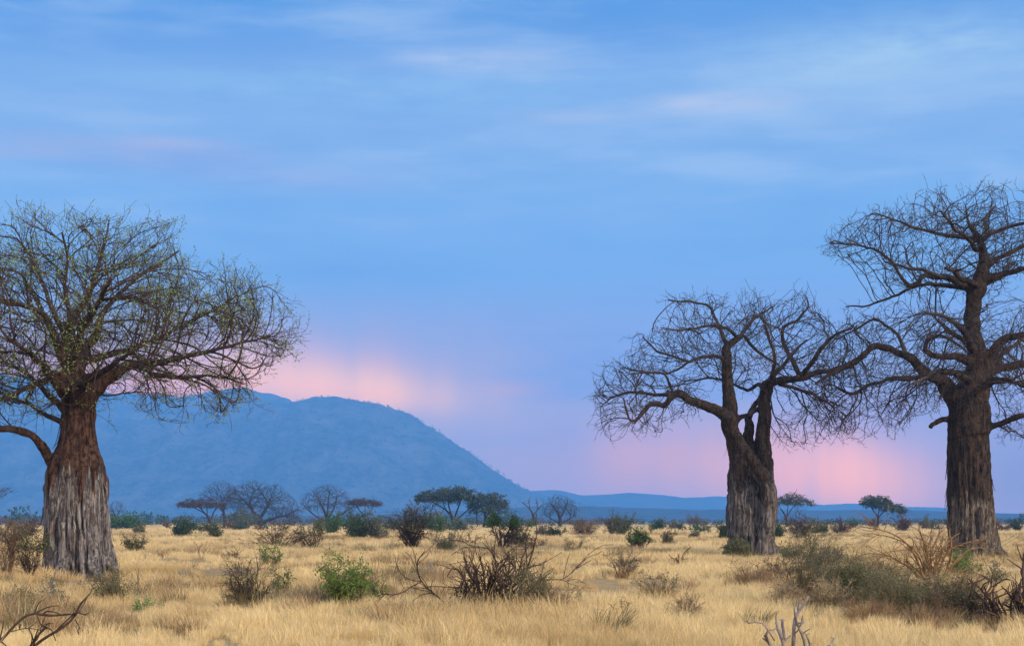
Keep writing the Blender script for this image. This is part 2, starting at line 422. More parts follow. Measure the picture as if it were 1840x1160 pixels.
def fbm(x, y, z=0.0, o=4, ridged=False):
    a, s, v = 1.0, 0.0, 0.0
    for i in range(o):
        n_ = mn.noise(Vector((x * 2 ** i, y * 2 ** i, z + i * 3.7)))
        v += a * ((0.5 - abs(n_)) if ridged else n_); s += a; a *= 0.5
    return v / s


def range_of_hills(name, label, D, depth, prof, x0, x1, mat, nx=260, ny=50, rough=0.10, gully=1.0, seed=0.0, back=0.6):
    pxs = np.linspace(x0, x1, nx); top = (HY - interp(pxs, prof)) / F * D
    mb = MB(); vs = []
    for j in range(ny):
        t = j / (ny - 1)                        # 0 front foot, 'back' = crest, 1 = behind
        for i in range(nx):
            x = (pxs[i] - CX) / F * D; y = D + (t - back) * depth
            s = t / back if t < back else (1 - t) / (1 - back)
            sh = (0.5 - 0.5 * math.cos(math.pi * s)) ** 0.85
            h = max(top[i], 0) * sh
            k = 1.0 / (180.0 * gully)
            g = fbm(x * k, y * k * 0.35, seed, 5, True) * rough * max(top[i], 20)
            h += (g - rough * max(top[i], 20) * 0.25) * min(1, s * 3) * (1 - 0.8 * max(0, (s - 0.75) / 0.25))
            h += fbm(x * 0.02, y * 0.02, seed + 9, 3) * 3.0 * min(1, s * 4)
            vs.append((x, y, max(h, -0.5 if s > 0 else -0.8)))
    idx = np.arange(nx * ny).reshape(ny, nx)
    f = np.stack([idx[:-1, :-1], idx[:-1, 1:], idx[1:, 1:], idx[1:, :-1]], -1).reshape(-1, 4)
    mb.add(np.array(vs), f); o = mb.obj(name, mat); o['kind'] = 'structure'; o['label'] = label
    return np.array(vs).reshape(ny, nx, 3)


def hill_mat(name, c1, c2, c3):
    m_, nt = new_mat(name); g = nt.n('ShaderNodeNewGeometry').outputs['Position']
    n1 = nt.noise(g, 0.035, 6, 0.75); n2 = nt.noise(nt.mapv(g, (1, 0.6, 1.6)), 0.006, 6, 0.65, 0.6)
    c = nt.mix(nt.ramp(n1, [(0.40, 0.0), (0.62, 1.0)]), c1, c2)
    c = nt.mix(nt.ramp(n2, [(0.48, 0.0), (0.66, 0.7)]), c, c3)
    finish(nt, c, 0.95, bump=n1, bstr=0.9, bdist=12.0, spec=0.0); return m_


hm = hill_mat('hill_woodland', (0.006, 0.016, 0.018), (0.065, 0.075, 0.065), (0.12, 0.11, 0.10))
hm2 = hill_mat('hill_scrub', (0.018, 0.022, 0.024), (0.045, 0.048, 0.045), (0.06, 0.055, 0.05))
range_of_hills('far_mountain', 'blue wooded mountain with a long ridge rising behind the budding tree', 8250, 2300,
               [(-1500, 900), (-900, 800), (-400, 690), (-100, 655), (0, 668), (100, 690), (200, 707), (290, 711), (330, 716), (380, 708), (430, 701),
                (470, 700), (500, 708), (525, 722), (560, 745), (640, 800), (760, 870), (850, 925), (900, 940)], -1500, 900, hm, nx=300, ny=60, rough=0.30, seed=2.0)
MT = range_of_hills('near_mountain', 'blue rounded mountain shoulder sloping down to the plain', 7500, 2600,
                    [(-1300, 930), (-700, 880), (-200, 800), (100, 770), (300, 750), (420, 735), (500, 726), (540, 720), (575, 715.5), (605, 713.5), (645, 718),
                     (690, 727), (720, 737), (745, 750), (775, 768), (805, 786), (835, 806), (865, 828), (895, 850), (925, 868), (955, 881), (985, 891),
                     (1030, 903), (1080, 912), (1150, 921), (1220, 928), (1300, 936)], -1300, 1300, hm, nx=420, ny=80, rough=0.24, seed=5.0)
range_of_hills('far_hills', 'pale blue low hills on the horizon between the big trees', 8700, 1200,
               [(700, 900), (900, 886), (985, 879), (1010, 880), (1045, 889), (1090, 887), (1130, 884), (1180, 887), (1230, 893), (1290, 890), (1340, 893), (1420, 901),
                (1480, 906), (1520, 903), (1560, 904), (1620, 909), (1680, 910), (1740, 916), (1800, 921), (1900, 924), (2300, 915), (2800, 900)], 700, 2800, hm2, nx=260, ny=26, rough=0.12, seed=8.0)
range_of_hills('low_ridge', 'long low wooded rise in front of the far hills', 4700, 900,
               [(-1800, 925), (-600, 925), (0, 928), (400, 927), (700, 922), (900, 912), (980, 906), (1100, 909), (1250, 914), (1330, 913), (1450, 915), (1600, 914), (1750, 920), (1900, 922), (3000, 918)],
               -1800, 3000, hm2, nx=420, ny=22, rough=0.3, gully=0.5, seed=11.0)


# little trees standing on the mountain: nobody could count them
def mountain_woods():
    rng = np.random.default_rng(5); mb = MB()
    ny, nx, _ = MT.shape
    pts = []
    for k in range(2600):
        i = rng.integers(0, nx); j = int(ny * (0.6 - abs(rng.normal(0, 0.05)))) if k < 500 else rng.integers(int(ny * .05), int(ny * .6))
        p = MT[j, i]
        if p[2] < 12 or abs(p[0]) > 3200: continue
        pts.append(p + rng.normal(0, 6, 3) * np.array([1, 1, 0]))
    pts = np.array(pts)
    for p in pts:
        s = rng.uniform(2.4, 4.6); q = p + np.array([0, 0, s * 0.5])
        lp = q + rng.normal(0, 1, (7, 3)) * np.array([s, s, s * 0.7])
        leaves(mb, lp, s * 1.7, rng, aspect=0.9)
    o = mb.obj('mountain_woods', M['leaf_dark'], smooth=False)
    tag(o, 'dark scattered trees covering the mountain slope and its skyline', 'woods', kind='stuff')


mountain_woods()

# ------------------------------------------------------------------ branching
def catmull(pts, step):
    p = np.asarray(pts, float); p = np.vstack([2 * p[0] - p[1], p, 2 * p[-1] - p[-2]]); out = []
    for i in range(1, len(p) - 2):
        n = max(1, int(np.linalg.norm(p[i + 1, :3] - p[i, :3]) / step))
        for k in range(n):
            t = k / n; a, b, c, d = p[i - 1], p[i], p[i + 1], p[i + 2]
            out.append(0.5 * (2 * b + (c - a) * t + (2 * a - 5 * b + 4 * c - d) * t * t + (-a + 3 * b - 3 * c + d) * t ** 3))
    out.append(p[-2]); return np.array(out)


def grow(pos, dirs, att, infl, kill, step, iters, inertia, jit, grav, rng, maxkids=3, fork=None, outw=0.0, upw=0.0):
    pos = [p for p in pos]; dirs = [d for d in dirs]; par = []
    P0 = np.array(pos); n0 = len(P0)
    A = np.asarray(att, float)
    near = np.zeros(len(A), int); nd = np.full(len(A), 1e9)
    def upd(newp, base):
        nonlocal near, nd
        for s in range(0, len(newp), 400):
            q = newp[s:s + 400]
            d2 = (A * A).sum(1)[:, None] + (q * q).sum(1)[None, :] - 2 * A @ q.T
            m_ = d2.argmin(1); dd = np.sqrt(np.maximum(d2[np.arange(len(A)), m_], 0))
            b = dd < nd; near[b] = base + s + m_[b]; nd[b] = dd[b]
    upd(P0, 0)
    allp = P0; alld = np.array(dirs); kids = np.zeros(n0, int); parent = np.full(n0, -1)
    for it in range(iters):
        keep = nd > kill; A = A[keep]; near = near[keep]; nd = nd[keep]
        if len(A) == 0: break
        act = (nd < infl) & (kids[near] < maxkids)
        if not act.any(): break
        ni = near[act]; v = A[act] - allp[ni]; v /= np.linalg.norm(v, axis=1)[:, None] + 1e-9
        un, inv = np.unique(ni, return_inverse=True)
        acc = np.zeros((len(un), 3)); np.add.at(acc, inv, v); cnt = np.bincount(inv)[:, None]
        acc = acc / cnt; acc /= np.linalg.norm(acc, axis=1)[:, None] + 1e-9
        d = acc + inertia * alld[un] + rng.normal(0, jit, acc.shape) + np.array([0, 0, -grav + upw])
        if fork is not None:
            o_ = allp[un] - fork; d = d + outw * o_ / (np.linalg.norm(o_, axis=1)[:, None] + 1e-6)
        d /= np.linalg.norm(d, axis=1)[:, None] + 1e-9
        np_ = allp[un] + d * step; kids[un] += 1
        base = len(allp)
        allp = np.vstack([allp, np_]); alld = np.vstack([alld, d]); parent = np.concatenate([parent, un]); kids = np.concatenate([kids, np.zeros(len(un), int)])
        upd(np_, base)
    return allp, alld, parent, n0


def chains_from(allp, parent, n0, r0, pw, rmax):
    n = len(allp); acc = np.zeros(n); has = np.zeros(n, bool)
    has[parent[n0:]] = True
    for i in range(n - 1, n0 - 1, -1):
        if not has[i]: acc[i] = r0 ** pw
        if parent[i] >= n0: acc[parent[i]] += acc[i]
    r = acc ** (1 / pw); r = np.minimum(r, rmax)
    kids = [[] for _ in range(n)]
    for i in range(n0, n): kids[parent[i]].append(i)
    out = []; stack = []
    for i in range(n0):
        for k in kids[i]: stack.append((i, k))
    while stack:
        a, b = stack.pop(); c = [a, b]
        while kids[b]:
            ks = sorted(kids[b], key=lambda q: -acc[q])
            for q in ks[1:]: stack.append((b, q))
            b = ks[0]; c.append(b)
        rr = r[c].copy(); rr[0] = rr[1] * 1.1; out.append((c, rr))
    return out, r


def smooth_chain(p):
    if len(p) < 4: return p
    q = p.copy(); q[1:-1] = 0.25 * p[:-2] + 0.5 * p[1:-1] + 0.25 * p[2:]; return q


def twigs_on(mb, allp, alld, idx, rng, L0, L1, r, up, droop, n_seg=3, sub=0.6, k=3, tips=None, ang=0.8, mi=0):
    for i in idx:
        d = alld[i] + rng.normal(0, ang, 3) + np.array([0, 0, up]); d /= np.linalg.norm(d)
        L = rng.uniform(L0, L1); p = allp[i].copy(); pts = [p.copy()]
        for s in range(n_seg):
            d = d + rng.normal(0, 0.22, 3) + np.array([0, 0, -droop]); d /= np.linalg.norm(d)
            p = p + d * L / n_seg; pts.append(p.copy())
            if rng.random() < sub and s < n_seg:
                d2 = d + rng.normal(0, 0.7, 3) + np.array([0, 0, up]); d2 /= np.linalg.norm(d2)
                e = p + d2 * L * rng.uniform(0.25, 0.5)
                mb.tube([p, (p + e) / 2 + rng.normal(0, .02, 3) * L, e], [r * 0.75, r * 0.7, r * 0.45], 3, False, mi)
                if tips is not None: tips.append(e)
        mb.tube(pts, np.linspace(r, r * 0.55, len(pts)), k, False, mi)
        if tips is not None: tips.append(p)


def envelope(rng, n, cx, prof_t, prof_b, D, RL, RR, base, shell=0.0, ydepth=0.9, clump_=0.0):
    """points of a crown: its outline in the photo gives top and bottom heights by signed distance from the trunk"""
    out = []
    while len(out) < n:
        m_ = 4000
        th = rng.uniform(0, 2 * math.pi, m_); rho = np.sqrt(rng.uniform(0, 1, m_)); c = np.cos(th)
        wr = (1 + c) / 2; R = RL * (1 - wr) + RR * wr
        sL = cx - rho * RL; sR = cx + rho * RR
        top = interp(sL, prof_t) * (1 - wr) + interp(sR, prof_t) * wr; bot = interp(sL, prof_b) * (1 - wr) + interp(sR, prof_b) * wr
        t = rng.uniform(0, 1, m_); t = np.where(rng.random(m_) < shell, t ** 0.45, t)
        py = bot + (top - bot) * t
        px = cx + rho * R * c; dy = rho * R * np.sin(th) * ydepth * D / F
        for a, b, y_, tt, bb in zip(px, py, dy, top, bot):
            if tt < bb - 2:
                q = P(a, b, D) + np.array([0, y_, 0])
                if clump_ and mn.noise(Vector(q * clump_)) < 0.02: continue
                out.append(q)
    return np.array(out[:n]) - base


def loft(mb, prof, D, base, rng, flute, fl_pow, seed, k=110, dz=0.07, depth=0.95, topz=None, fl_k=2.0):
    prof = sorted(prof, key=lambda q: -q[0]); ys = np.array([q[0] for q in prof], float)
    z = (HY - ys) / F * D + H - base[2]; cx = ((np.array([q[1] + q[2] for q in prof]) / 2) - CX) / F * D - base[0]
    rr = np.array([(q[2] - q[1]) / 2 for q in prof]) / F * D
    zz = np.arange(z[0], z[-1], dz); n = len(zz)
    c_ = np.interp(zz, z, cx); r_ = np.interp(zz, z, rr)
    ker = np.ones(9) / 9; r_[4:-4] = np.convolve(r_, ker, 'valid'); c_[4:-4] = np.convolve(c_, ker, 'valid')
    vs = []
    zt = z[-1]
    for i in range(n):
        t = (zz[i] - z[0]) / (zt - z[0]); A = flute * (1 - t) ** fl_pow + 0.03
        for j in range(k):
            th = 2 * math.pi * j / k; cx_, sy = math.cos(th), math.sin(th)
            wob = 0.25 * mn.noise(Vector((cx_ * 1.2, sy * 1.2, zz[i] * 0.25 + seed)))
            n1 = mn.noise(Vector((cx_ * fl_k + wob, sy * fl_k + wob, zz[i] * 0.09 + seed)))
            n2 = mn.noise(Vector((cx_ * fl_k * 2.6 + wob, sy * fl_k * 2.6, zz[i] * 0.16 + seed + 5)))
            v = (0.42 - abs(n1) * 2.1) * -1.0
            cut = -(max(0, 0.13 - abs(n1)) / 0.13) ** 0.8
            R = r_[i] * (1 + A * (0.85 * cut + 0.6 * n2 + 0.02) + 0.085 * mn.noise(Vector((cx_ * 1.5, sy * 1.5, zz[i] * 0.8 + seed))))
            vs.append((c_[i] + R * cx_, R * sy * depth, zz[i]))
    vs = np.array(vs)
    idx = np.arange(n * k).reshape(n, k); nx_ = np.roll(idx, -1, 1)
    f = np.stack([idx[:-1], nx_[:-1], nx_[1:], idx[1:]], -1).reshape(-1, 4)
    mb.add(vs, f); b = mb.n - len(vs)
    for row, fl in ((0, True), (n - 1, False)):
        c = vs[row * k:(row + 1) * k].mean(0); ci = mb.n; mb.v.append(c[None]); mb.n += 1
        q = np.array([[b + row * k + x, b + row * k + (x + 1) % k, ci, ci] for x in range(k)])
        if fl: q = q[:, [1, 0, 2, 3]]
        mb.f.append(q); mb.m.append(np.zeros(len(q), int))


def remeshed(mb, voxel, fib_amp, seed, zsplit):
    me = mb.mesh('tmp', []); o = bpy.data.objects.new('tmp', me); COL.objects.link(o)
    md = o.modifiers.new('r', 'REMESH'); md.mode = 'VOXEL'; md.voxel_size = voxel; md.use_smooth_shade = True
    ms = o.modifiers.new('s', 'SMOOTH'); ms.factor = 0.5; ms.iterations = 2
    dg = bpy.context.evaluated_depsgraph_get(); ev = o.evaluated_get(dg)
    res = bpy.data.meshes.new_from_object(ev); bpy.data.objects.remove(o); bpy.data.meshes.remove(me)
    n = len(res.vertices); co = np.empty(n * 3, np.float32); res.vertices.foreach_get('co', co); co = co.reshape(-1, 3)
    no = np.empty(n * 3, np.float32); res.vertex_normals.foreach_get('vector', no); no = no.reshape(-1, 3)
    dsp = np.empty(n)
    for i in range(n):
        x, y, z = co[i]; x = float(x); y = float(y); z = float(z)
        lowf_ = min(1.0, max(0.0, (zsplit + 0.8 - z) / 1.6))
        a = mn.noise(Vector((x * 5, y * 5, z * 0.55 + seed))) ; b = mn.noise(Vector((x * 12, y * 12, z * 1.3 + seed)))
        c = mn.noise(Vector((x * 2.2, y * 2.2, z * 2.2 + seed))); e = mn.noise(Vector((x * 7, y * 7, z * 5 + seed)))
        dsp[i] = fib_amp * (lowf_ * (2.6 * (abs(a) - 0.2) + 1.4 * b) + (1 - 0.6 * lowf_) * (0.9 * c + 0.5 * e))
    co = co + no * dsp[:, None].astype(np.float32)
    res.vertices.foreach_set('co', co.ravel()); res.update()
    return res


def big_tree(name, label, D, base_px, prof, limbs, envs, seed, mats, leaf=None, voxel=0.06, sc=None, flute=0.28, fl_k=2.0, zsplit=4.0, twig=None, strips=45, group='baobab trees', roots=7):
    rng = np.random.default_rng(seed); random.seed(seed)
    bx, by = base_px; b3 = P(bx, by, D); base = np.array([b3[0], D, gh(b3[0], D)])
    root = thing(name, label, 'tree', base, group)
    th = MB(); cr = MB()
    loft(th, prof, D, base, rng, flute, 0.8, seed * 1.3, fl_k=fl_k)
    # buttress roots running out at the foot
    rb = (prof[0][2] - prof[0][1]) / 2 / F * D
    cx0 = ((prof[0][1] + prof[0][2]) / 2 - CX) / F * D - base[0]
    for k in range(roots):
        a = 2 * math.pi * (k + rng.uniform(-.3, .3)) / roots
        u = np.array([math.cos(a), math.sin(a), 0]); q = np.array([cx0, 0, 0])
        p_ = [q + u * rb * 0.6 + [0, 0, 0.9], q + u * rb * 0.92 + [0, 0, 0.35], q + u * rb * 1.15 + [0, 0, 0.08], q + u * rb * 1.35 + [0, 0, -0.12]]
        c = catmull(np.array(p_), 0.12); th.tube(c, np.linspace(0.30, 0.10, len(c)) * rng.uniform(.7, 1.1), 10)
    pos, dr = [], []
    for L in limbs:
        dep = L[0]; pts = []
        tot = len(L[1]) - 1
        for i, (px, py, rp) in enumerate(L[1]):
            t = i / tot; dy = dep[0] + (dep[1] - dep[0]) * t
            q = P(px, py, D + dy) - base; pts.append([*q, rp * (0.60 if rp < 9 else min(1.0, 0.60 + (rp - 9) * 0.03)) * D / F])
        c = catmull(np.array(pts), 0.22)
        for i in range(len(c)):
            f_ = min(1.0, i * 0.12) * min(0.16, 0.05 + c[i, 3] * 0.4)
            v_ = Vector(c[i, :3] * 0.9) + Vector((seed, 0, 0))
            v2 = Vector(c[i, :3] * 2.3) + Vector((0, seed, 4)); g_ = f_ * .75
            c[i, 0] += mn.noise(v2) * g_; c[i, 2] += mn.noise(v2 + Vector((3, 0, 5))) * g_
            c[i, 0] += mn.noise(v_) * f_; c[i, 1] += mn.noise(v_ + Vector((9, 0, 0))) * f_ * 2; c[i, 2] += mn.noise(v_ + Vector((0, 7, 0))) * f_
        r = np.maximum(c[:, 3], 0.02)
        thick = r > 0.14
        m_ = int(thick.sum()) if thick.all() else int(np.argmin(thick))
        if m_ > 2: th.tube(c[:m_ + 1, :3], r[:m_ + 1], 14)
        cr.tube(c[:, :3], np.where(r > 0.15, r * 0.85, r), 8)
        t = np.gradient(c[:, :3], axis=0); t /= np.linalg.norm(t, axis=1)[:, None] + 1e-9
        ks = [i for i in range(len(c)) if r[i] < L[2] * D / F]
        for i in ks: pos.append(c[i, :3]); dr.append(t[i])
    att = np.vstack([envelope(rng, e['n'], e['cx'], e['top'], e['bot'], D, e['RL'], e['RR'], base, e.get('shell', 0.3), e.get('yd', 0.75), 0.50) for e in envs])
    fork = P(sc['fork'][0], sc['fork'][1], D) - base
    allp, alld, par, n0 = grow(pos, dr, att, sc['infl'], sc['kill'], sc['step'], 120, sc['inertia'], sc['jit'], 0.0, rng, fork=fork, outw=sc['outw'], upw=sc['upw'])
    ch, rad = chains_from(allp, par, n0, sc['r0'], sc['pw'], sc['rmax'])
    for c, rr in ch:
        k = 3 if rr[0] < 0.02 else (5 if rr[0] < 0.06 else 7)
        cr.tube(smooth_chain(allp[c]), rr, k, False)
    tips = []
    n = len(allp); has = np.zeros(n, bool); has[par[n0:]] = True
    tip = [i for i in range(n0, n) if not has[i]]
    side = [i for i in range(n0, n) if has[i] and rad[i] < sc['r0'] * 3.2 and rng.random() < twig['side']]
    twigs_on(cr, allp, alld, tip, rng, twig['L0'], twig['L1'], sc['r0'] * 0.95, twig['up'], twig['droop'], sub=twig['sub'], tips=tips, ang=0.35)
    twigs_on(cr, allp, alld, side, rng, twig['L0'] * 0.8, twig['L1'] * 0.8, sc['r0'] * 0.85, twig['up'], twig['droop'], sub=twig['sub'], tips=tips, ang=0.75)
    twigs_on(cr, np.array(pos), np.array(dr), [i for i in range(len(pos)) if rng.random() < 0.35], rng, .4, 1.1, 0.014, 0.1, 0.05, sub=0.8, tips=tips, ang=1.0)
    me = remeshed(th, voxel, 0.05, seed, zsplit)
    me.materials.append(M[mats[0]]); me.name = 'trunk'
    t_ = bpy.data.objects.new('trunk', me); COL.objects.link(t_); t_.parent = root
    # loose strips of bark hanging on the trunk
    if strips:
        n_ = len(me.vertices); co = np.empty(n_ * 3, np.float32); me.vertices.foreach_get('co', co); co = co.reshape(-1, 3)
        no = np.empty(n_ * 3, np.float32); me.vertex_normals.foreach_get('vector', no); no = no.reshape(-1, 3)
        cand = np.where((co[:, 2] > 0.5) & (co[:, 2] < zsplit + 2.5) & (no[:, 1] < 0.5) & (np.hypot(co[:, 0] - cx0, co[:, 1]) < rb * 1.15))[0]
        for i in rng.choice(cand, strips):
            p = co[i].astype(float); nn = no[i].astype(float); L = rng.uniform(0.35, 1.3); wd = rng.uniform(0.03, 0.09)
            side_ = np.cross(nn, [0, 0, 1.0]); side_ /= np.linalg.norm(side_) + 1e-6; curl = rng.uniform(0.05, 0.30)
            rows = []
            for q in np.linspace(0, 1, 5):
                c = p + np.array([0, 0, -L * q]) + nn * (0.02 + curl * q * q) + side_ * rng.normal(0, 0.02)
                wq = wd * (1 - 0.7 * q); rows += [c - side_ * wq, c + side_ * wq, c + side_ * wq + nn * 0.015, c - side_ * wq + nn * 0.015]
            v = np.array(rows); f = []
            for a in range(4):
                o_ = a * 4
                for b in range(4): f.append([o_ + b, o_ + (b + 1) % 4, o_ + 4 + (b + 1) % 4, o_ + 4 + b])
            f.append([0, 1, 2, 3]); f.append([16, 17, 18, 19]); sb = MB(); sb.add(v, f); sb.obj('bark_strip', M[mats[0]], t_, smooth=False)
    c_ = cr.obj('crown', M[mats[1]], root)
    if leaf:
        lm = MB(); tp = np.array(tips); sel = rng.random(len(tp)) < leaf['p']; tp = tp[sel]
        rep = np.repeat(tp, leaf['k'], 0) + rng.normal(0, leaf['sp'], (len(tp) * leaf['k'], 3))
        leaves(lm, rep, leaf['size'], rng); lm.obj('leaves', M[leaf['mat']], c_, smooth=False)
    return root


# ---- the three big trees ----
L_D = dist_of(1036)
limbsL = [
    ((0, 0.5), [(140, 790, 30), (136, 740, 27), (132, 690, 21), (127, 640, 17), (125, 600, 15), (140, 562, 11), (160, 530, 8), (178, 475, 6), (190, 430, 4), (196, 395, 2)], 9),
    ((-.2, -1.5), [(130, 700, 15), (112, 640, 12), (98, 598, 11), (82, 568, 9), (60, 552, 7), (20, 545, 6), (-40, 535, 4), (-110, 520, 3)], 8),
    ((0, -1.0), [(146, 770, 22), (152, 735, 21), (172, 700, 19), (205, 673, 15), (235, 655, 12), (285, 652, 10), (330, 640, 8), (373, 630, 6), (430, 618, 4), (490, 600, 2)], 9),
    ((-.4, -2.5), [(235, 655, 9), (265, 662, 9), (285, 674, 8), (340, 677, 5), (400, 678, 3), (440, 690, 2)], 7),
    ((0, 2.2), [(140, 690, 13), (150, 650, 12), (186, 640, 10), (232, 630, 8), (262, 616, 6), (310, 595, 4), (380, 560, 3), (450, 520, 2)], 8),
    ((0.2, 3.5), [(136, 680, 14), (148, 630, 13), (172, 602, 11), (186, 560, 8), (215, 530, 6), (260, 490, 4), (320, 450, 3)], 8),
    ((0, -3.0), [(142, 720, 14), (130, 705, 13), (119, 682, 12), (95, 672, 10), (60, 690, 8), (10, 715, 6), (-50, 730, 4)], 8),
    ((0, -1.8), [(100, 845, 14), (90, 826, 13), (74, 797, 12), (56, 778, 11), (30, 771, 10), (-10, 770, 9), (-60, 755, 7), (-120, 740, 5)], 7),
    ((0, 2.5), [(130, 775, 10), (106, 757, 9), (78, 743, 7), (50, 728, 5), (0, 705, 4), (-60, 690, 3)], 8),
    ((0, 1.5), [(135, 760, 12), (110, 730, 11), (86, 712, 9), (70, 690, 7), (30, 660, 5), (-40, 640, 4)], 8),
    ((-.3, -5.5), [(135, 700, 14), (128, 640, 13), (150, 590, 10), (180, 540, 7), (200, 500, 4)], 9),
    ((.3, 6.0), [(135, 690, 13), (120, 640, 12), (90, 590, 9), (60, 530, 6), (40, 490, 4)], 9),
    ((-.3, -6.0), [(140, 730, 14), (150, 690, 13), (180, 670, 10), (210, 650, 7), (240, 630, 4)], 9),
    ((-.3, -5.5), [(120, 720, 13), (90, 670, 11), (60, 640, 8), (20, 610, 5)], 9),
    ((0, 1), [(126, 610, 11), (100, 570, 8), (80, 520, 6), (60, 470, 4), (30, 430, 3)], 8),
    ((0, -2), [(130, 600, 11), (125, 560, 8), (118, 510, 6), (120, 460, 4), (110, 420, 3)], 8),
]
envL = [
    dict(n=5200, cx=130, RL=380, RR=388, top=[(-270, 590), (-200, 540), (-120, 490), (-60, 448), (0, 420), (60, 410), (130, 418), (190, 424), (300, 424), (345, 440), (368, 500), (430, 508), (490, 536), (505, 600), (518, 606)],
         bot=[(-270, 660), (-150, 700), (0, 690), (80, 650), (130, 640), (230, 630), (350, 670), (420, 690), (480, 660), (510, 622)], shell=0.25),
    dict(n=950, cx=130, RL=390, RR=360, top=[(-270, 640), (0, 640), (130, 660), (240, 650), (490, 620)],
         bot=[(-270, 730), (-50, 760), (30, 740), (100, 700), (180, 690), (250, 690), (340, 740), (400, 745), (440, 720), (490, 650)], shell=0.0)]
big_tree('baobab_tree', 'large pale-trunked tree with stripped grey bark and a wide budding green crown', L_D, (140, 1036),
         [(1052, 72, 216), (1036, 76, 210), (1015, 79, 205), (985, 80, 201), (930, 80, 197), (880, 81, 193), (850, 84, 189), (830, 90, 185), (812, 98, 179), (795, 105, 173), (770, 109, 169), (745, 111, 172), (728, 114, 172)],
         limbsL, envL, 3, ('trunk_left', 'twig_left'), leaf=dict(p=0.6, k=3, sp=0.06, size=0.085, mat='leaf_fresh'),
         sc=dict(infl=1.7, kill=0.36, step=0.28, inertia=0.8, jit=0.20, outw=0.8, upw=0.10, fork=(135, 730), r0=0.0105, pw=2.2, rmax=0.12),
         flute=0.34, zsplit=4.6, twig=dict(side=0.45, L0=.35, L1=.95, up=0.22, droop=-0.03, sub=0.7))

M_D = dist_of(1001)
limbsM = [
    ((0, 0), [(1345, 960, 40), (1338, 900, 32), (1332, 860, 26), (1325, 820, 19), (1316, 780, 17), (1310, 745, 18), (1308, 700, 14.5), (1304, 655, 13), (1305, 625, 12), (1325, 608, 8), (1335, 602, 6), (1352, 622, 5), (1372, 640, 4), (1400, 655, 3)], 10),
    ((-1.5, -1.5), [(1368, 1000, 14), (1378, 950, 16), (1382, 900, 17), (1376, 862, 15.5), (1357, 832, 14), (1335, 806, 14), (1320, 778, 14), (1310, 745, 14)], 0),
    ((.4, .4), [(1368, 940, 26), (1372, 885, 22), (1373, 835, 18), (1371, 785, 16.5), (1373, 735, 15), (1375, 700, 15), (1378, 684, 13)], 0),
    ((1.0, 1.0), [(1350, 900, 24), (1351, 840, 17), (1346, 790, 14), (1345, 752, 11), (1352, 735, 9), (1365, 715, 7), (1374, 705, 6)], 0),
    ((0, .5), [(1318, 780, 10), (1325, 755, 8), (1345, 745, 7), (1358, 735, 7)], 0),
    ((-.4, -1.5), [(1314, 760, 16), (1303, 746, 14), (1280, 735, 13), (1250, 722, 12), (1222, 708, 11), (1208, 712, 10), (1195, 728, 9), (1170, 725, 8), (1155, 741, 6), (1137, 756, 4), (1124, 735, 3), (1120, 715, 2)], 8),
    ((-.8, 1.0), [(1222, 708, 7), (1180, 708, 5), (1140, 704, 4), (1105, 712, 3), (1085, 725, 2)], 7),
    ((-.8, -3.5), [(1210, 708, 5), (1203, 690, 4), (1193, 672, 3), (1165, 668, 2.5), (1135, 672, 2)], 6),
    ((0, -2.5), [(1306, 650, 7), (1290, 641, 6), (1265, 641, 5), (1240, 650, 4), (1205, 670, 3), (1160, 668, 2.5), (1120, 660, 2)], 6),
    ((-.8, -1.5), [(1240, 650, 4), (1210, 640, 3.5), (1180, 630, 3), (1155, 605, 2)], 6),
    ((0, 2), [(1308, 625, 8), (1298, 600, 6), (1287, 575, 4.5), (1274, 550, 4), (1240, 543, 3), (1200, 538, 2)], 8),
    ((0, -4), [(1325, 606, 6), (1305, 590, 5), (1270, 585, 4), (1230, 592, 3), (1190, 590, 2)], 7),
    ((0, 5), [(1330, 604, 6), (1345, 585, 5), (1365, 565, 4), (1390, 550, 3)], 7),
    ((0, -1), [(1376, 690, 12), (1402, 684, 11), (1439, 678, 10), (1480, 670, 8), (1510, 662, 7), (1530, 650, 5), (1555, 640, 3)], 9),
    ((0, 2), [(1436, 672, 8), (1428, 655, 7), (1408, 618, 6), (1408, 590, 5), (1432, 574, 4), (1451, 552, 3), (1450, 535, 2)], 8),
    ((-1, -4), [(1440, 674, 8), (1456, 656, 7), (1478, 625, 6), (1500, 602, 4), (1530, 590, 3)], 8),
    ((0, 3.5), [(1374, 700, 8), (1362, 690, 6), (1345, 700, 5), (1320, 690, 4), (1290, 680, 3)], 6),
    ((0, -3.5), [(1385, 690, 8), (1390, 665, 6), (1392, 640, 5), (1380, 600, 4), (1370, 570, 3)], 7),
    ((0, -3), [(1400, 690, 6), (1440, 700, 5), (1475, 715, 4), (1500, 735, 2)], 6),
    ((0, 5.5), [(1376, 690, 9), (1395, 670, 7), (1420, 640, 5), (1450, 610, 3)], 8),
]
envM = [
    dict(n=4400, cx=1330, RL=255, RR=230, top=[(1060, 690), (1090, 660), (1130, 640), (1160, 590), (1180, 548), (1230, 540), (1265, 528), (1310, 560), (1345, 552), (1400, 545), (1440, 530), (1480, 545), (1530, 580), (1565, 610)],
         bot=[(1060, 715), (1090, 710), (1150, 700), (1230, 690), (1330, 670), (1430, 665), (1500, 690), (1565, 660)], shell=0.2, yd=0.85),
    dict(n=1000, cx=1160, RL=95, RR=110, top=[(1060, 705), (1110, 690), (1160, 690), (1270, 700)], bot=[(1060, 740), (1075, 785), (1130, 790), (1200, 775), (1270, 735)], shell=0, yd=1.2),
    dict(n=1300, cx=1450, RL=85, RR=110, top=[(1360, 690), (1450, 670), (1565, 640)], bot=[(1360, 740), (1390, 800), (1430, 800), (1480, 795), (1530, 770), (1565, 740)], shell=0, yd=1.2)]
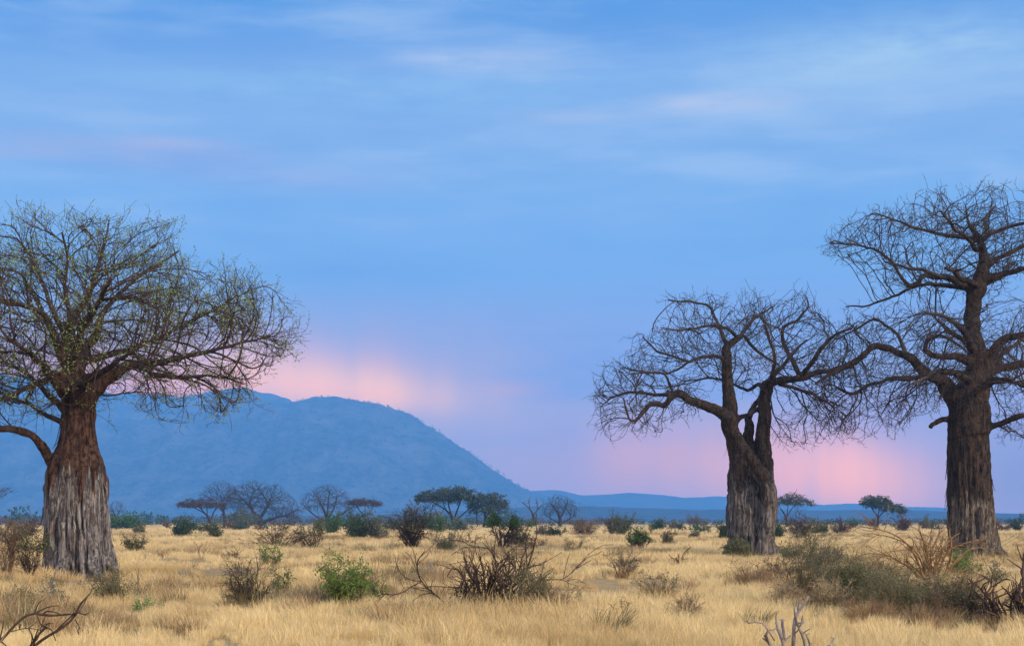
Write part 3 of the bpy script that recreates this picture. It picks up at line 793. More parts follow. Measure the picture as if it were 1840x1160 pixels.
scM = dict(infl=1.9, kill=0.40, step=0.30, inertia=0.55, jit=0.40, outw=0.45, upw=0.08, fork=(1330, 700), r0=0.0135, pw=2.2, rmax=0.12)
twM = dict(side=0.35, L0=.3, L1=.85, up=0.10, droop=-0.02, sub=0.8)
big_tree('baobab_tree', 'gnarled leafless tree with a twisted split trunk standing between the other two big trees', M_D, (1350, 1001),
         [(1012, 1297, 1402), (1000, 1302, 1399), (985, 1306, 1396), (950, 1311, 1392), (925, 1315, 1391), (900, 1317, 1389), (880, 1321, 1380), (862, 1328, 1370)],
         limbsM, envM, 7, ('trunk_mid', 'twig_mid'), voxel=0.075, sc=scM, flute=0.30, zsplit=5.0, twig=twM)

R_D = dist_of(1003)
limbsR = [
    ((0, 0), [(1742, 780, 38), (1742, 740, 37), (1746, 705, 32), (1755, 680, 26), (1757, 650, 21), (1752, 620, 18), (1748, 590, 17), (1748, 550, 17), (1756, 520, 17), (1764, 490, 16), (1768, 460, 12), (1758, 432, 9), (1746, 412, 7), (1738, 395, 4), (1735, 370, 2)], 10),
    ((0, -1.0), [(1728, 730, 22), (1706, 700, 19), (1685, 680, 15), (1660, 664, 13), (1640, 646, 12), (1610, 632, 10), (1578, 620, 10), (1558, 632, 9), (1540, 648, 8), (1512, 662, 7), (1485, 676, 5), (1465, 690, 3)], 9),
    ((0, 1.5), [(1660, 672, 9), (1640, 680, 7), (1600, 682, 6), (1565, 690, 5), (1535, 706, 5), (1512, 700, 4), (1495, 690, 2)], 7),
    ((0, 2.5), [(1628, 640, 8), (1622, 620, 6), (1612, 600, 5), (1590, 585, 4), (1570, 573, 4), (1540, 590, 3), (1505, 610, 2)], 7),
    ((-.5, -3), [(1745, 650, 14), (1720, 640, 11), (1695, 641, 9), (1666, 633, 8), (1668, 612, 6), (1690, 602, 5), (1712, 612, 4), (1735, 630, 3)], 7),
    ((0, -.5), [(1765, 690, 17), (1776, 655, 16), (1787, 628, 14), (1802, 610, 12), (1822, 602, 10), (1870, 598, 8), (1930, 590, 5)], 8),
    ((0, 1.5), [(1765, 690, 14), (1790, 662, 12), (1830, 656, 11), (1880, 650, 9), (1940, 662, 5)], 8),
    ((0, -2), [(1760, 775, 14), (1782, 765, 10), (1805, 758, 9), (1830, 750, 9), (1870, 742, 7), (1920, 748, 4)], 7),
    ((0, -.8), [(1722, 760, 12), (1700, 752, 9), (1684, 758, 8), (1673, 767, 7)], 0),
    ((0, -1), [(1764, 520, 15), (1735, 515, 11), (1712, 503, 10), (1685, 497, 9), (1661, 494, 8), (1640, 513, 7), (1620, 500, 5), (1602, 470, 4), (1572, 448, 3.5), (1530, 440, 3), (1492, 437, 2)], 8),
    ((0, 2.5), [(1735, 518, 9), (1700, 512, 7), (1660, 510, 5), (1610, 530, 4), (1560, 548, 3), (1520, 550, 2)], 7),
    ((-.8, -3), [(1690, 497, 6), (1660, 485, 5), (1625, 480, 4), (1590, 470, 3)], 7),
    ((0, 1), [(1765, 490, 12), (1778, 476, 10), (1798, 462, 8), (1840, 440, 6), (1890, 425, 4)], 8),
    ((0, -1.5), [(1765, 505, 12), (1785, 498, 10), (1835, 483, 8), (1890, 478, 5), (1950, 470, 3)], 8),
    ((0, 1), [(1757, 432, 8), (1738, 427, 7), (1710, 423, 6), (1678, 418, 5), (1630, 403, 3.5), (1575, 384, 2)], 8),
    ((0, -1), [(1762, 432, 8), (1785, 418, 6), (1825, 405, 5), (1880, 395, 3)], 8),
    ((0, 4), [(1760, 440, 8), (1775, 420, 6), (1770, 395, 5), (1790, 370, 3)], 8),
    ((0, -4.5), [(1755, 450, 8), (1740, 430, 6), (1715, 410, 5), (1690, 380, 3)], 8),
    ((0, -6), [(1755, 640, 12), (1735, 600, 9), (1700, 570, 6), (1660, 560, 3)], 8),
    ((0, 6), [(1755, 660, 12), (1740, 620, 9), (1700, 590, 6), (1680, 570, 3)], 8),
    ((0, -7), [(1750, 690, 13), (1720, 670, 10), (1680, 670, 7), (1640, 690, 3)], 8),
    ((0, -7), [(1770, 690, 13), (1800, 680, 9), (1830, 690, 6), (1850, 700, 3)], 8),
    ((0, 7), [(1765, 690, 12), (1800, 640, 8), (1850, 600, 4)], 8),
    ((0, 5), [(1762, 510, 11), (1790, 500, 8), (1820, 470, 5)], 8),
    ((0, -5), [(1762, 515, 11), (1730, 500, 8), (1700, 480, 5)], 8),
]
envR = [
    dict(n=6200, cx=1765, RL=275, RR=250, top=[(1485, 432), (1530, 400), (1560, 382), (1620, 362), (1690, 338), (1760, 345), (1830, 350), (1900, 370), (1970, 400), (2010, 440)],
         bot=[(1485, 445), (1530, 465), (1580, 515), (1660, 540), (1765, 480), (1870, 500), (1950, 530), (2010, 460)], shell=0.2, yd=0.85),
    dict(n=5200, cx=1740, RL=260, RR=270, top=[(1470, 600), (1520, 560), (1580, 550), (1660, 560), (1740, 600), (1860, 550), (1940, 570), (2010, 620)],
         bot=[(1470, 690), (1540, 720), (1640, 700), (1740, 690), (1840, 720), (2010, 700)], shell=0.0, yd=0.85),
    dict(n=2100, cx=1590, RL=130, RR=110, top=[(1460, 650), (1560, 650), (1700, 690)], bot=[(1460, 760), (1500, 790), (1540, 800), (1600, 770), (1660, 745), (1700, 730)], shell=0, yd=1.3),
    dict(n=800, cx=1860, RL=70, RR=110, top=[(1790, 730), (1970, 700)], bot=[(1790, 780), (1970, 800)], shell=0, yd=1.3)]
big_tree('baobab_tree', 'tallest leafless tree with a thick dark straight trunk and a layered bare crown', R_D, (1750, 1003),
         [(1014, 1698, 1806), (1003, 1702, 1802), (985, 1704, 1796), (950, 1705, 1792), (900, 1705, 1785), (850, 1704, 1780), (800, 1703, 1777), (760, 1702, 1776), (735, 1704, 1776), (715, 1715, 1774)],
         limbsR, envR, 11, ('trunk_right', 'twig_mid'), voxel=0.075, sc=dict(scM, fork=(1750, 680)), flute=0.27, fl_k=2.3, zsplit=5.0, twig=dict(twM, side=0.36))


# ------------------------------------------------------------------ shrubs
def shrub(px, by, wpx, hpx, name, label, stem='st_dark', leafm=None, leafn=0, lsize=0.05, stems=16, r=0.016, kids=5, sub=3, wild=0.16, spread=0.9,
          blade=None, bladen=0, bladeh=0.8, seed=None, cat='shrub', group=None, top=0.0, lean=(0, 0), lsp=0.05, flatw=1.0, lo=0.35, D=None, under=0.0):
    seed = seed if seed is not None else int(px * 7 + by * 13) % 99991
    rng = np.random.default_rng(seed)
    if D is None: x, D, z = ground_at(px, by)
    else: x = (px - CX) / F * D; z = gh(x, D)
    w_ = 1.12 * wpx / F * D; h = 1.18 * hpx / F * D
    root = thing(name, label, cat, (x, D, z), group)
    mb = MB(); lp = []
    far = D > 170
    kk = 3 if far else 4
    rmin = 0.0035 if D < 60 else 0.0045 * D / 60
    rmin = min(rmin, 0.02)
    for s in range(stems):
        ph = rng.uniform(0, 2 * math.pi); rho = math.sqrt(rng.uniform(0, 1)) * spread
        ez = h * rng.uniform(lo, 1.0) * math.sqrt(max(0.05, 1 - 0.65 * rho * rho)) - 0.0
        end = np.array([w_ / 2 * rho * math.cos(ph) + lean[0] * h, w_ / 2 * rho * math.sin(ph) * flatw + lean[1] * h, ez])
        b = np.array([math.cos(ph), math.sin(ph), 0]) * rng.uniform(0, 0.06) * w_ + np.array([0, 0, -0.05])
        mid = b + (end - b) * np.array([0.42, 0.42, 0.62]) + rng.normal(0, wild * 0.4, 3) * h * 0.5
        n = 7; t = np.linspace(0, 1, n)[:, None]
        c = (1 - t) ** 2 * b + 2 * t * (1 - t) * mid + t * t * end
        nz = np.cumsum(rng.normal(0, wild * 0.14, (n, 3)) * h, 0); nz -= nz[0]; c = c + nz
        rr = r * rng.uniform(0.6, 1.25)
        mb.tube(c, np.maximum(np.linspace(rr, rr * 0.4, n), rmin), kk + 1, False)
        Ls = np.linalg.norm(end - b)
        for q in range(kids):
            tt = rng.uniform(0.22, 1.0); i = min(n - 2, int(tt * (n - 1)))
            p0 = c[i] + (c[i + 1] - c[i]) * (tt * (n - 1) - i)
            d = (c[i + 1] - c[i]); d /= np.linalg.norm(d) + 1e-6
            d = d + rng.normal(0, 0.62, 3) + np.array([0, 0, 0.1]); d /= np.linalg.norm(d)
            L = Ls * rng.uniform(0.15, 0.42); pts = [p0]; p = p0
            for u in range(4):
                d = d + rng.normal(0, wild * 1.3, 3); d /= np.linalg.norm(d); p = p + d * L / 4
                if p[2] < 0.02: p[2] = 0.02
                pts.append(p)
            mb.tube(pts, np.maximum(np.linspace(rr * 0.5, rr * 0.2, 5), rmin), kk, False)
            lp += pts[2:]
            for v in range(sub):
                j = rng.integers(1, 5); q0 = pts[j]; d2 = d + rng.normal(0, 0.8, 3); d2 /= np.linalg.norm(d2)
                e = q0 + d2 * L * rng.uniform(0.25, 0.55); e[2] = max(e[2], 0.02)
                m_ = (q0 + e) / 2 + rng.normal(0, 0.08, 3) * L
                mb.tube([q0, m_, e], np.maximum([rr * 0.22, rr * 0.18, rr * 0.12], rmin * 0.8), 3, False)
                lp += [m_, e]
        lp += [c[-1], c[-2], c[-3]]
    mb.obj('branches', M[stem], root)
    if leafm:
        lp = np.array(lp); lp = lp[lp[:, 2] > top * h]
        if under: lp = lp[lp[:, 2] < under * h]
        if len(lp):
            pick = lp[rng.integers(0, len(lp), leafn)] + rng.normal(0, lsp, (leafn, 3)) * (1 if not far else 2)
            pick[:, 2] = np.maximum(pick[:, 2], 0.02)
            lm = MB(); leaves(lm, pick, lsize, rng, aspect=0.6); lm.obj('leaves', M[leafm], root, smooth=False)
    if blade:
        bm_ = MB()
        for g in range(15):
            hf = rng.uniform(.35, 1.15); t_ = MB(); blades(t_, rng, bladen // 15, w_ * rng.uniform(.05, .13), h * bladeh * 0.35 * hf, h * bladeh * hf, rng.uniform(.3, .8), max(0.008, 0.00013 * D), mi=0)
            v = np.concatenate(t_.v); a = rng.uniform(0, 2 * math.pi); q = rng.uniform(0, 0.44) * w_
            v = v + np.array([math.cos(a) * q, math.sin(a) * q * 0.8, 0]); bm_.add(v, np.concatenate(t_.f))
        bm_.obj('grass_blades', M[blade], root, smooth=False)
    return root


def clump(px, by, wpx, hpx, label, mat, n=900, lean=0.5, group=None, w=None, heaps=9):
    """a tussock of tall dry grass that stands as one plant"""
    x, D, z = ground_at(px, by); rng = np.random.default_rng(int(px * 3 + by * 17))
    w_ = wpx / F * D; h = hpx / F * D; mb = MB()
    for g in range(heaps):
        t_ = MB(); a = rng.uniform(0, 2 * math.pi); q = math.sqrt(rng.uniform(0, 1)) * 0.42 * w_
        hh = h * (1 - 0.5 * (q / (0.45 * w_)) ** 2) * rng.uniform(0.7, 1.05)
        blades(t_, rng, n // heaps, w_ * 0.10, hh * 0.4, hh, lean, max(0.008, 0.00013 * D), wind=(rng.normal(0, .3), rng.normal(0, .2)))
        v = np.concatenate(t_.v) + np.array([math.cos(a) * q, math.sin(a) * q * 0.7, 0]); mb.add(v, np.concatenate(t_.f))
    o = mb.obj('grass_tussock', M[mat], None, (x, D, z), smooth=False)
    return tag(o, label, 'grass tussock', group or 'tussocks of tall dry grass')


GB, GG, GD = 'bare brown shrubs on the savanna', 'green leafy shrubs on the savanna', 'far bushes along the edge of the plain'
BARE_ = dict(stem='st_dark', stems=26, r=0.028, kids=6, sub=3, wild=0.20)
TW = dict(stem='st_dark', stems=22, r=0.016, kids=7, sub=4, wild=0.16)
BALL = dict(stem='st_dark', stems=18, r=0.03, kids=7, sub=2, lo=0.3)

# left part
shrub(14, 1046, 70, 92, 'twiggy_shrub', 'tall brown twiggy shrub at the left edge beside the pale trunk', **dict(TW, stem='st_brown', leafm='leaf_brown', leafn=900, lsize=.07, lo=.6, top=.5), group=GB)
shrub(52, 1046, 52, 80, 'twiggy_shrub', 'thin-stemmed olive shrub right against the pale stripped trunk', **dict(TW, stem='st_dark', leafm='leaf_olive', leafn=1100, lsize=.07, lo=.6, top=.6), group=GB)
shrub(18, 985, 80, 50, 'twiggy_shrub', 'dark olive bush behind the brown shrub at the left edge', **dict(TW, leafm='leaf_olive', leafn=1500, lsize=.12), group=GB)
shrub(52, 968, 60, 32, 'leafy_shrub', 'low brown-green bush further back left of the pale trunk', **dict(TW, leafm='leaf_brown', leafn=900, lsize=.16), group=GB)
shrub(238, 999, 54, 34, 'leafy_shrub', 'small olive shrub just right of the pale stripped trunk', **dict(TW, leafm='leaf_olive', leafn=1500, lsize=.09, stems=16), group=GG)
shrub(225, 951, 62, 20, 'leafy_shrub', 'wide low green thicket far behind the pale stripped trunk', **dict(BALL, leafm='leaf_green', leafn=2600, lsize=.55, lsp=.3), group=GD)
shrub(251, 961, 24, 17, 'leafy_shrub', 'tiny olive bush between the pale trunk and the dark round bush', **dict(BALL, leafm='leaf_olive', leafn=800, lsize=.22), group=GD)
shrub(332, 967, 46, 32, 'leafy_shrub', 'compact dark green round bush below the flat red-brown tree', **dict(BALL, leafm='leaf_dark', leafn=3600, lsize=.22, lsp=.12), group=GG)
shrub(322, 972, 34, 12, 'twiggy_shrub', 'low bare brown twigs at the foot of the dark green round bush', **dict(TW, leafm=None), group=GB)
shrub(386, 968, 34, 28, 'leafy_shrub', 'small olive-green bush right of the dark round bush', **dict(BALL, leafm='leaf_olive', leafn=1900, lsize=.2, lsp=.1), group=GG)
shrub(430, 953, 60, 17, 'leafy_shrub', 'grey-green low bushes under the broad leafless grey tree', **dict(BALL, leafm='leaf_grey', leafn=1900, lsize=.4, lsp=.2), group=GD)
shrub(362, 1004, 30, 38, 'dry_sprig', 'thin pale dry sprig standing alone in the grass behind the small brown sticks', stem='st_brown', stems=4, r=.010, kids=5, sub=1, wild=.12, lo=.6, cat='dead plant', group=GB)
shrub(418, 1003, 56, 20, 'dead_twigs', 'small heap of reddish dead sticks left of the sprouting green shrub', stem='st_brown', stems=12, r=.022, kids=3, sub=1, wild=.22, cat='dead shrub', group=GB)
shrub(498, 990, 110, 52, 'dead_shrub', 'wide dark tangle of bare arching branches behind the sprouting shrub', **dict(BARE_, stems=34, spread=1.0), leafm='leaf_brown', leafn=260, lsize=.12, cat='dead shrub', group=GB)
shrub(560, 990, 90, 50, 'twiggy_shrub', 'sprawling olive and brown shrub joined to the right of the dark tangle', **dict(BARE_, stems=24), leafm='leaf_olive', leafn=900, lsize=.13, top=.5, group=GB)
shrub(486, 1017, 62, 42, 'leafy_shrub', 'small half-dead shrub with bright green sprouts in front of the dark tangle', stem='st_olive', stems=14, r=.016, kids=5, sub=3, leafm='leaf_bright', leafn=800, lsize=.085, blade='blade_tan', bladen=350, bladeh=.8, group=GG)
shrub(205, 1094, 86, 68, 'twiggy_shrub', 'olive twiggy shrub in the grass at the right foot of the pale trunk', stem='st_olive', stems=34, r=.012, kids=7, sub=4, leafm='leaf_olive', leafn=1500, lsize=.05, blade='blade_brown', bladen=700, bladeh=.6, lean=(-.1, 0), group=GG)
shrub(250, 1090, 46, 62, 'dry_sprig', 'thin upright dry stems right beside the olive twiggy shrub', stem='st_olive', stems=9, r=.008, kids=4, sub=2, wild=.1, cat='dead plant', lo=.7, group=GB)
shrub(60, 1108, 112, 46, 'leafy_shrub', 'low sprawling grey-green plant at the lower left', stem='st_olive', stems=30, r=.009, kids=6, sub=3, leafm='leaf_grey', leafn=1700, lsize=.055, lo=.5, group=GG)
shrub(98, 1106, 36, 62, 'leafy_shrub', 'thin wispy grey-green sapling behind the fallen dead branch', stem='st_grey', stems=7, r=.008, kids=7, sub=3, leafm='leaf_grey', leafn=450, lsize=.05, lo=.6, group=GG)
shrub(262, 1108, 52, 30, 'leafy_shrub', 'small pale yellow-green plant near the olive twiggy shrub', stem='st_olive', stems=14, r=.006, kids=5, sub=2, leafm='leaf_fresh', leafn=900, lsize=.05, group=GG)
shrub(448, 1106, 104, 84, 'twiggy_shrub', 'rounded grey-olive shrub of thin upright twigs left of the bright green bush', stem='st_dark', stems=44, r=.013, kids=8, sub=4, wild=.12, leafm='leaf_olive', leafn=1200, lsize=.045, blade='blade_olive', bladen=900, bladeh=.75, group=GB)
shrub(505, 1080, 44, 46, 'leafy_shrub', 'dark green sprouting stems at the right side of the grey-olive shrub', stem='st_olive', stems=12, r=.010, kids=6, sub=3, leafm='leaf_green', leafn=900, lsize=.05, top=.4, group=GG)
shrub(628, 1102, 98, 84, 'leafy_shrub', 'bright green leafy bush in the middle of the golden grass', stem='st_brown', stems=34, r=.010, kids=8, sub=4, leafm='leaf_bright', leafn=4200, lsize=.062, lo=.45, lsp=.04, under=1.2, group=GG)
shrub(680, 1092, 50, 50, 'leafy_shrub', 'smaller green leafy shoots at the right side of the bright green bush', stem='st_dark', stems=12, r=.010, kids=6, sub=3, leafm='leaf_bright', leafn=700, lsize=.055, lo=.5, group=GG)

# middle, far row
shrub(595, 960, 46, 36, 'leafy_shrub', 'dark green round bush under the second leafless grey tree', **dict(BALL, leafm='leaf_green', leafn=3000, lsize=.24, lsp=.14), group=GG)
shrub(640, 970, 44, 46, 'leafy_shrub', 'left one of two joined grey-green bushes left of the big twiggy bush', **dict(BALL, leafm='leaf_dark', leafn=3200, lsize=.2, lsp=.14), blade='blade_tan', bladen=300, bladeh=.4, group=GG)
shrub(674, 970, 52, 40, 'leafy_shrub', 'right one of two joined grey-green bushes touching the big twiggy bush', **dict(BALL, leafm='leaf_grey', leafn=2800, lsize=.2, lsp=.14), blade='blade_tan', bladen=300, bladeh=.4, group=GG)
shrub(740, 990, 86, 74, 'twiggy_shrub', 'big dark brown twiggy bush fanning up left of the small tree', stem='st_dark', stems=46, r=.030, kids=8, sub=4, wild=.15, leafm='leaf_olive', leafn=1700, lsize=.10, top=.45, lo=.5, group=GB)
shrub(788, 960, 52, 38, 'leafy_shrub', 'fresh green bush peeping out behind the big twiggy bush', **dict(BALL, leafm='leaf_green', leafn=3200, lsize=.22, lsp=.12), group=GG)
shrub(800, 996, 50, 40, 'twiggy_shrub', 'soft grey-olive shrub at the right foot of the big twiggy bush', **dict(TW, stem='st_olive', leafm='leaf_grey', leafn=1500, lsize=.09), blade='blade_olive', bladen=500, bladeh=.8, group=GB)
shrub(838, 985, 60, 26, 'twiggy_shrub', 'low brown-grey thicket between the grey-olive shrub and the small green-topped tree', **dict(TW, stem='st_dark', leafm='leaf_brown', leafn=900, lsize=.10), group=GB)
shrub(832, 955, 44, 20, 'leafy_shrub', 'grey-green low bush under the drooping flat tree', **dict(BALL, leafm='leaf_grey', leafn=1800, lsize=.34, lsp=.2), group=GD)
shrub(903, 991, 58, 66, 'leafy_shrub', 'small tree-like shrub with a bright green crown on forked dark stems', stem='st_dark', stems=12, r=.05, kids=9, sub=4, lo=.7, leafm='leaf_green', leafn=3000, lsize=.12, top=.62, lsp=.1, group=GG)
shrub(930, 984, 50, 46, 'twiggy_shrub', 'brown-olive bush leaning on the small green-topped tree', **dict(TW, stems=30, leafm='leaf_olive', leafn=1700, lsize=.12), group=GB)
shrub(952, 990, 70, 24, 'dead_shrub', 'low brown dead brushwood behind the large dead shrub', **dict(TW, leafm=None), cat='dead shrub', group=GB)
shrub(975, 969, 26, 20, 'leafy_shrub', 'left one of two low grey-green bushes in front of the forked dead tree', **dict(BALL, leafm='leaf_grey', leafn=1300, lsize=.18), group=GG)
shrub(1000, 969, 36, 18, 'leafy_shrub', 'right one of two low dark green bushes in front of the forked dead tree', **dict(BALL, leafm='leaf_dark', leafn=1500, lsize=.18), group=GG)
shrub(953, 948, 16, 14, 'leafy_shrub', 'tiny green bush at the foot of the forked dead tree', **dict(BALL, leafm='leaf_green', leafn=700, lsize=.45, lsp=.3), group=GD)
shrub(1053, 964, 58, 32, 'twiggy_shrub', 'round brown leafless bush right of the small bare round tree', **dict(TW, stems=40, r=.03, stem='st_brown', leafm='leaf_brown', leafn=900, lsize=.14), group=GB)
shrub(1100, 962, 30, 34, 'twiggy_shrub', 'ragged brown top of twigs beside the tall dark green bush', **dict(TW, stems=24, r=.03, stem='st_dark', leafm='leaf_brown', leafn=500, lsize=.14), group=GB)
shrub(1119, 963, 36, 42, 'leafy_shrub', 'tall dark olive-green bush between the brown round bush and the little green bush', **dict(BALL, leafm='leaf_olive', leafn=3200, lsize=.19, lsp=.1), group=GG)
shrub(1181, 954, 24, 19, 'leafy_shrub', 'little green bush on the skyline right of the tall olive-green bush', **dict(BALL, leafm='leaf_dark', leafn=1500, lsize=.30), group=GD)
shrub(1216, 951, 28, 14, 'leafy_shrub', 'small olive-brown bush right of the little green skyline bush', **dict(BALL, leafm='leaf_olive', leafn=1100, lsize=.32), group=GD)
shrub(1250, 946, 36, 21, 'twiggy_shrub', 'purple-brown leafless bush on the skyline left of the twisted trunk', **dict(TW, stems=34, r=.05, stem='st_brown', leafm='leaf_brown', leafn=700, lsize=.32), group=GD)
shrub(1262, 960, 34, 20, 'leafy_shrub', 'low green bush below the purple-brown skyline bush', **dict(BALL, leafm='leaf_green', leafn=1500, lsize=.2), group=GG)
shrub(1246, 970, 20, 16, 'leafy_shrub', 'small olive tuft of leaves in the grass left of the twisted trunk', **dict(BALL, leafm='leaf_olive', leafn=900, lsize=.16), group=GG)
shrub(1148, 989, 50, 38, 'leafy_shrub', 'dark green bush with a skirt of dry grass in mid plain', **dict(BALL, stems=30, leafm='leaf_green', leafn=2600, lsize=.11, top=.35), blade='blade_tan', bladen=500, bladeh=.55, group=GG)
shrub(1201, 983, 28, 26, 'leafy_shrub', 'small upright brownish bush right of the green bush with the grass skirt', **dict(TW, leafm='leaf_olive', leafn=900, lsize=.10), blade='blade_brown', bladen=300, bladeh=.8, group=GG)
shrub(1030, 1002, 48, 32, 'twiggy_shrub', 'small spiky dry shrub right above the large dead shrub', **dict(TW, stem='st_olive', stems=16, leafm='leaf_olive', leafn=300, lsize=.07), blade='blade_olive', bladen=300, bladeh=.8, group=GB)
shrub(1118, 1038, 64, 50, 'twiggy_shrub', 'dry thin shrub with one dark upright stick in mid plain', stem='st_dark', stems=18, r=.012, kids=5, sub=3, leafm='leaf_grey', leafn=450, lsize=.06, blade='blade_brown', bladen=600, bladeh=.6, group=GB)
shrub(1218, 1021, 46, 36, 'dead_shrub', 'dark bare forked sticks left of the twisted trunk', stem='st_dark', stems=7, r=.030, kids=4, sub=1, wild=.26, lo=.5, cat='dead shrub', group=GB)
shrub(1182, 1088, 90, 50, 'twiggy_shrub', 'half-buried olive shrub in a tall tussock in front of the dry thin shrub', stem='st_olive', stems=20, r=.012, kids=6, sub=3, leafm='leaf_olive', leafn=500, lsize=.05, blade='blade_tan', bladen=1500, bladeh=.9, group=GB)
shrub(1120, 1126, 74, 42, 'dead_shrub', 'low bare purple-brown twigs lying in the grass below the tussock', stem='st_dark', stems=16, r=.010, kids=5, sub=3, wild=.22, blade='blade_olive', bladen=250, bladeh=.4, cat='dead shrub', group=GB)
shrub(1236, 1118, 66, 52, 'twiggy_shrub', 'brown withered tuft of fine stems in the lower middle right of the tussock', stem='st_brown', stems=22, r=.007, kids=6, sub=3, blade='blade_brown', bladen=1000, bladeh=.7, group=GB)
shrub(780, 1049, 44, 34, 'dead_shrub', 'small upright grey sticks left of the large dead shrub', stem='st_grey', stems=16, r=.020, kids=3, sub=1, wild=.14, lo=.6, cat='dead shrub', group=GB)


# the large dead shrub in the middle: its main stems are drawn from the photograph
def stick_shrub(px, by, sticks, name, label, stem, extra=None, kids=3, cat='dead shrub', rmin=0.004, group=None, seed=1, sublen=.35, blade=None, wig=0.03, D=None, thick=0.55):
    rng = np.random.default_rng(seed)
    if D is None: x, D, z = ground_at(px, by)
    else: x = (px - CX) / F * D; z = gh(x, D)
    root = thing(name, label, cat, (x, D, z), group); b = np.array([x, D, z]); mb = MB()
    for st_ in sticks:
        dep, pts = st_; q = []
        for i, (a, c, rp) in enumerate(pts):
            t = i / (len(pts) - 1); v = P(a, c, D + dep[0] + (dep[1] - dep[0]) * t) - b; q.append([*v, rp * thick * D / F])
        c = catmull(np.array(q), 0.10); c[:, :3] += np.cumsum(rng.normal(0, wig * 0.15, (len(c), 3)), 0) * np.linspace(0, 1, len(c))[:, None]
        mb.tube(c[:, :3], np.maximum(c[:, 3], rmin), 6)
        L = np.linalg.norm(c[-1, :3] - c[0, :3])
        for k in range(kids):
            i = rng.integers(len(c) // 3, len(c)); d = c[i, :3] - c[max(0, i - 3), :3]; d /= np.linalg.norm(d) + 1e-6
            d = d + rng.normal(0, .6, 3); d /= np.linalg.norm(d); l = L * rng.uniform(.12, sublen); p = c[i, :3]; pp = [p]
            for u in range(4):
                d = d + rng.normal(0, .25, 3); d /= np.linalg.norm(d); p = p + d * l / 4; pp.append(p)
            mb.tube(pp, np.maximum(np.linspace(c[i, 3] * .6, c[i, 3] * .3, 5), rmin), 4, False)
    mb.obj('branches', M[stem], root)
    if blade:
        bm_ = MB(); blades(bm_, rng, blade[1], blade[2], blade[3] * .5, blade[3], .5, .011); bm_.obj('grass_blades', M[blade[0]], root, smooth=False)
    return root


rs = np.random.default_rng(44)
B0 = (872, 1108)
cs = [((0, -.3), [(872, 1112, 5), (850, 1070, 4.5), (825, 1020, 4), (816, 1018, 2.5), (808, 1030, 2)]),
      ((0, .2), [(870, 1110, 5), (862, 1060, 4.5), (842, 1030, 4), (836, 1005, 4)]),
      ((0, -.4), [(880, 1108, 5), (925, 1062, 5), (945, 1030, 4.5), (957, 998, 4.2), (966, 972, 3.8)]),
      ((0, .5), [(880, 1105, 4.5), (900, 1060, 4), (928, 1035, 3.8), (938, 1000, 3.5), (952, 975, 2.5)]),
      ((0, .1), [(875, 1108, 4.5), (888, 1060, 4), (890, 1020, 3.6), (880, 990, 3), (860, 985, 2), (830, 985, 2)]),
      ((0, -.5), [(872, 1112, 4.5), (872, 1060, 4), (868, 1020, 3.5), (862, 995, 2.5)]),
      ((0, .6), [(884, 1106, 4), (905, 1070, 4), (912, 1030, 3.6), (915, 1000, 3)]),
      ((0, -1.0), [(845, 1112, 4), (820, 1100, 3.6), (790, 1075, 3.4), (760, 1050, 3.2), (750, 1030, 2.8), (748, 1010, 2.4), (762, 990, 1.8)]),
      ((-.7, -1.2), [(757, 1045, 2.6), (742, 1052, 2.4), (722, 1064, 2.2), (700, 1068, 2), (672, 1062, 1.4)]),
      ((-.7, -.9), [(756, 1044, 2.2), (735, 1040, 1.8), (720, 1028, 1.4), (714, 1014, 1)]),
      ((0, -.6), [(868, 1105, 3), (840, 1060, 2.6), (800, 1052, 2.2), (770, 1054, 1.8)]),
      ((0, .3), [(890, 1105, 4), (935, 1075, 3.6), (970, 1045, 3), (1010, 1040, 2), (1040, 1012, 1.6)]),
      ((0, -.2), [(880, 1110, 4), (930, 1085, 3.4), (960, 1050, 3), (975, 1040, 2.4)]),
      ((0, -.4), [(862, 1110, 3), (835, 1085, 2.6), (815, 1090, 2), (800, 1100, 1.6)]),
      ((0, -.3), [(866, 1108, 3), (845, 1075, 2.6), (825, 1062, 2.2), (805, 1078, 1.8), (797, 1098, 1.4)])]
for k in range(26):
    a = rs.uniform(-1, 1); tx = 872 + a * 62 + 10; ty = 1105 - rs.uniform(60, 118) * (1 - .35 * a * a)
    cs.append(((rs.normal(0, .1), rs.normal(0, .7)), [(872 + a * 14, 1108, 4), (872 + a * 34 + rs.normal(0, 5), 1108 - (1108 - ty) * .5, 3.6), (tx + rs.normal(0, 6), ty + 18, 3), (tx + rs.normal(0, 8), ty, 2.2)]))
stick_shrub(872, 1112, cs, 'dead_shrub', 'large dead shrub of thick crooked grey-brown branches in the middle foreground', 'st_dark', kids=12, group=GB, seed=5, rmin=.0065, blade=('blade_tan', 900, .7, .55), sublen=.45, thick=.43, wig=.05)
shrub(965, 1116, 130, 92, 'twiggy_shrub', 'soft olive shrub full of dry grass at the right side of the large dead shrub', stem='st_olive', stems=46, r=.010, kids=8, sub=4, wild=.14, leafm='leaf_olive', leafn=1600, lsize=.040, blade='blade_tan', bladen=2400, bladeh=.8, group=GB)
shrub(1022, 1095, 66, 52, 'dry_sprig', 'thin leafless twigs reaching right out of the soft olive shrub', stem='st_dark', stems=10, r=.009, kids=6, sub=3, cat='dead plant', group=GB)

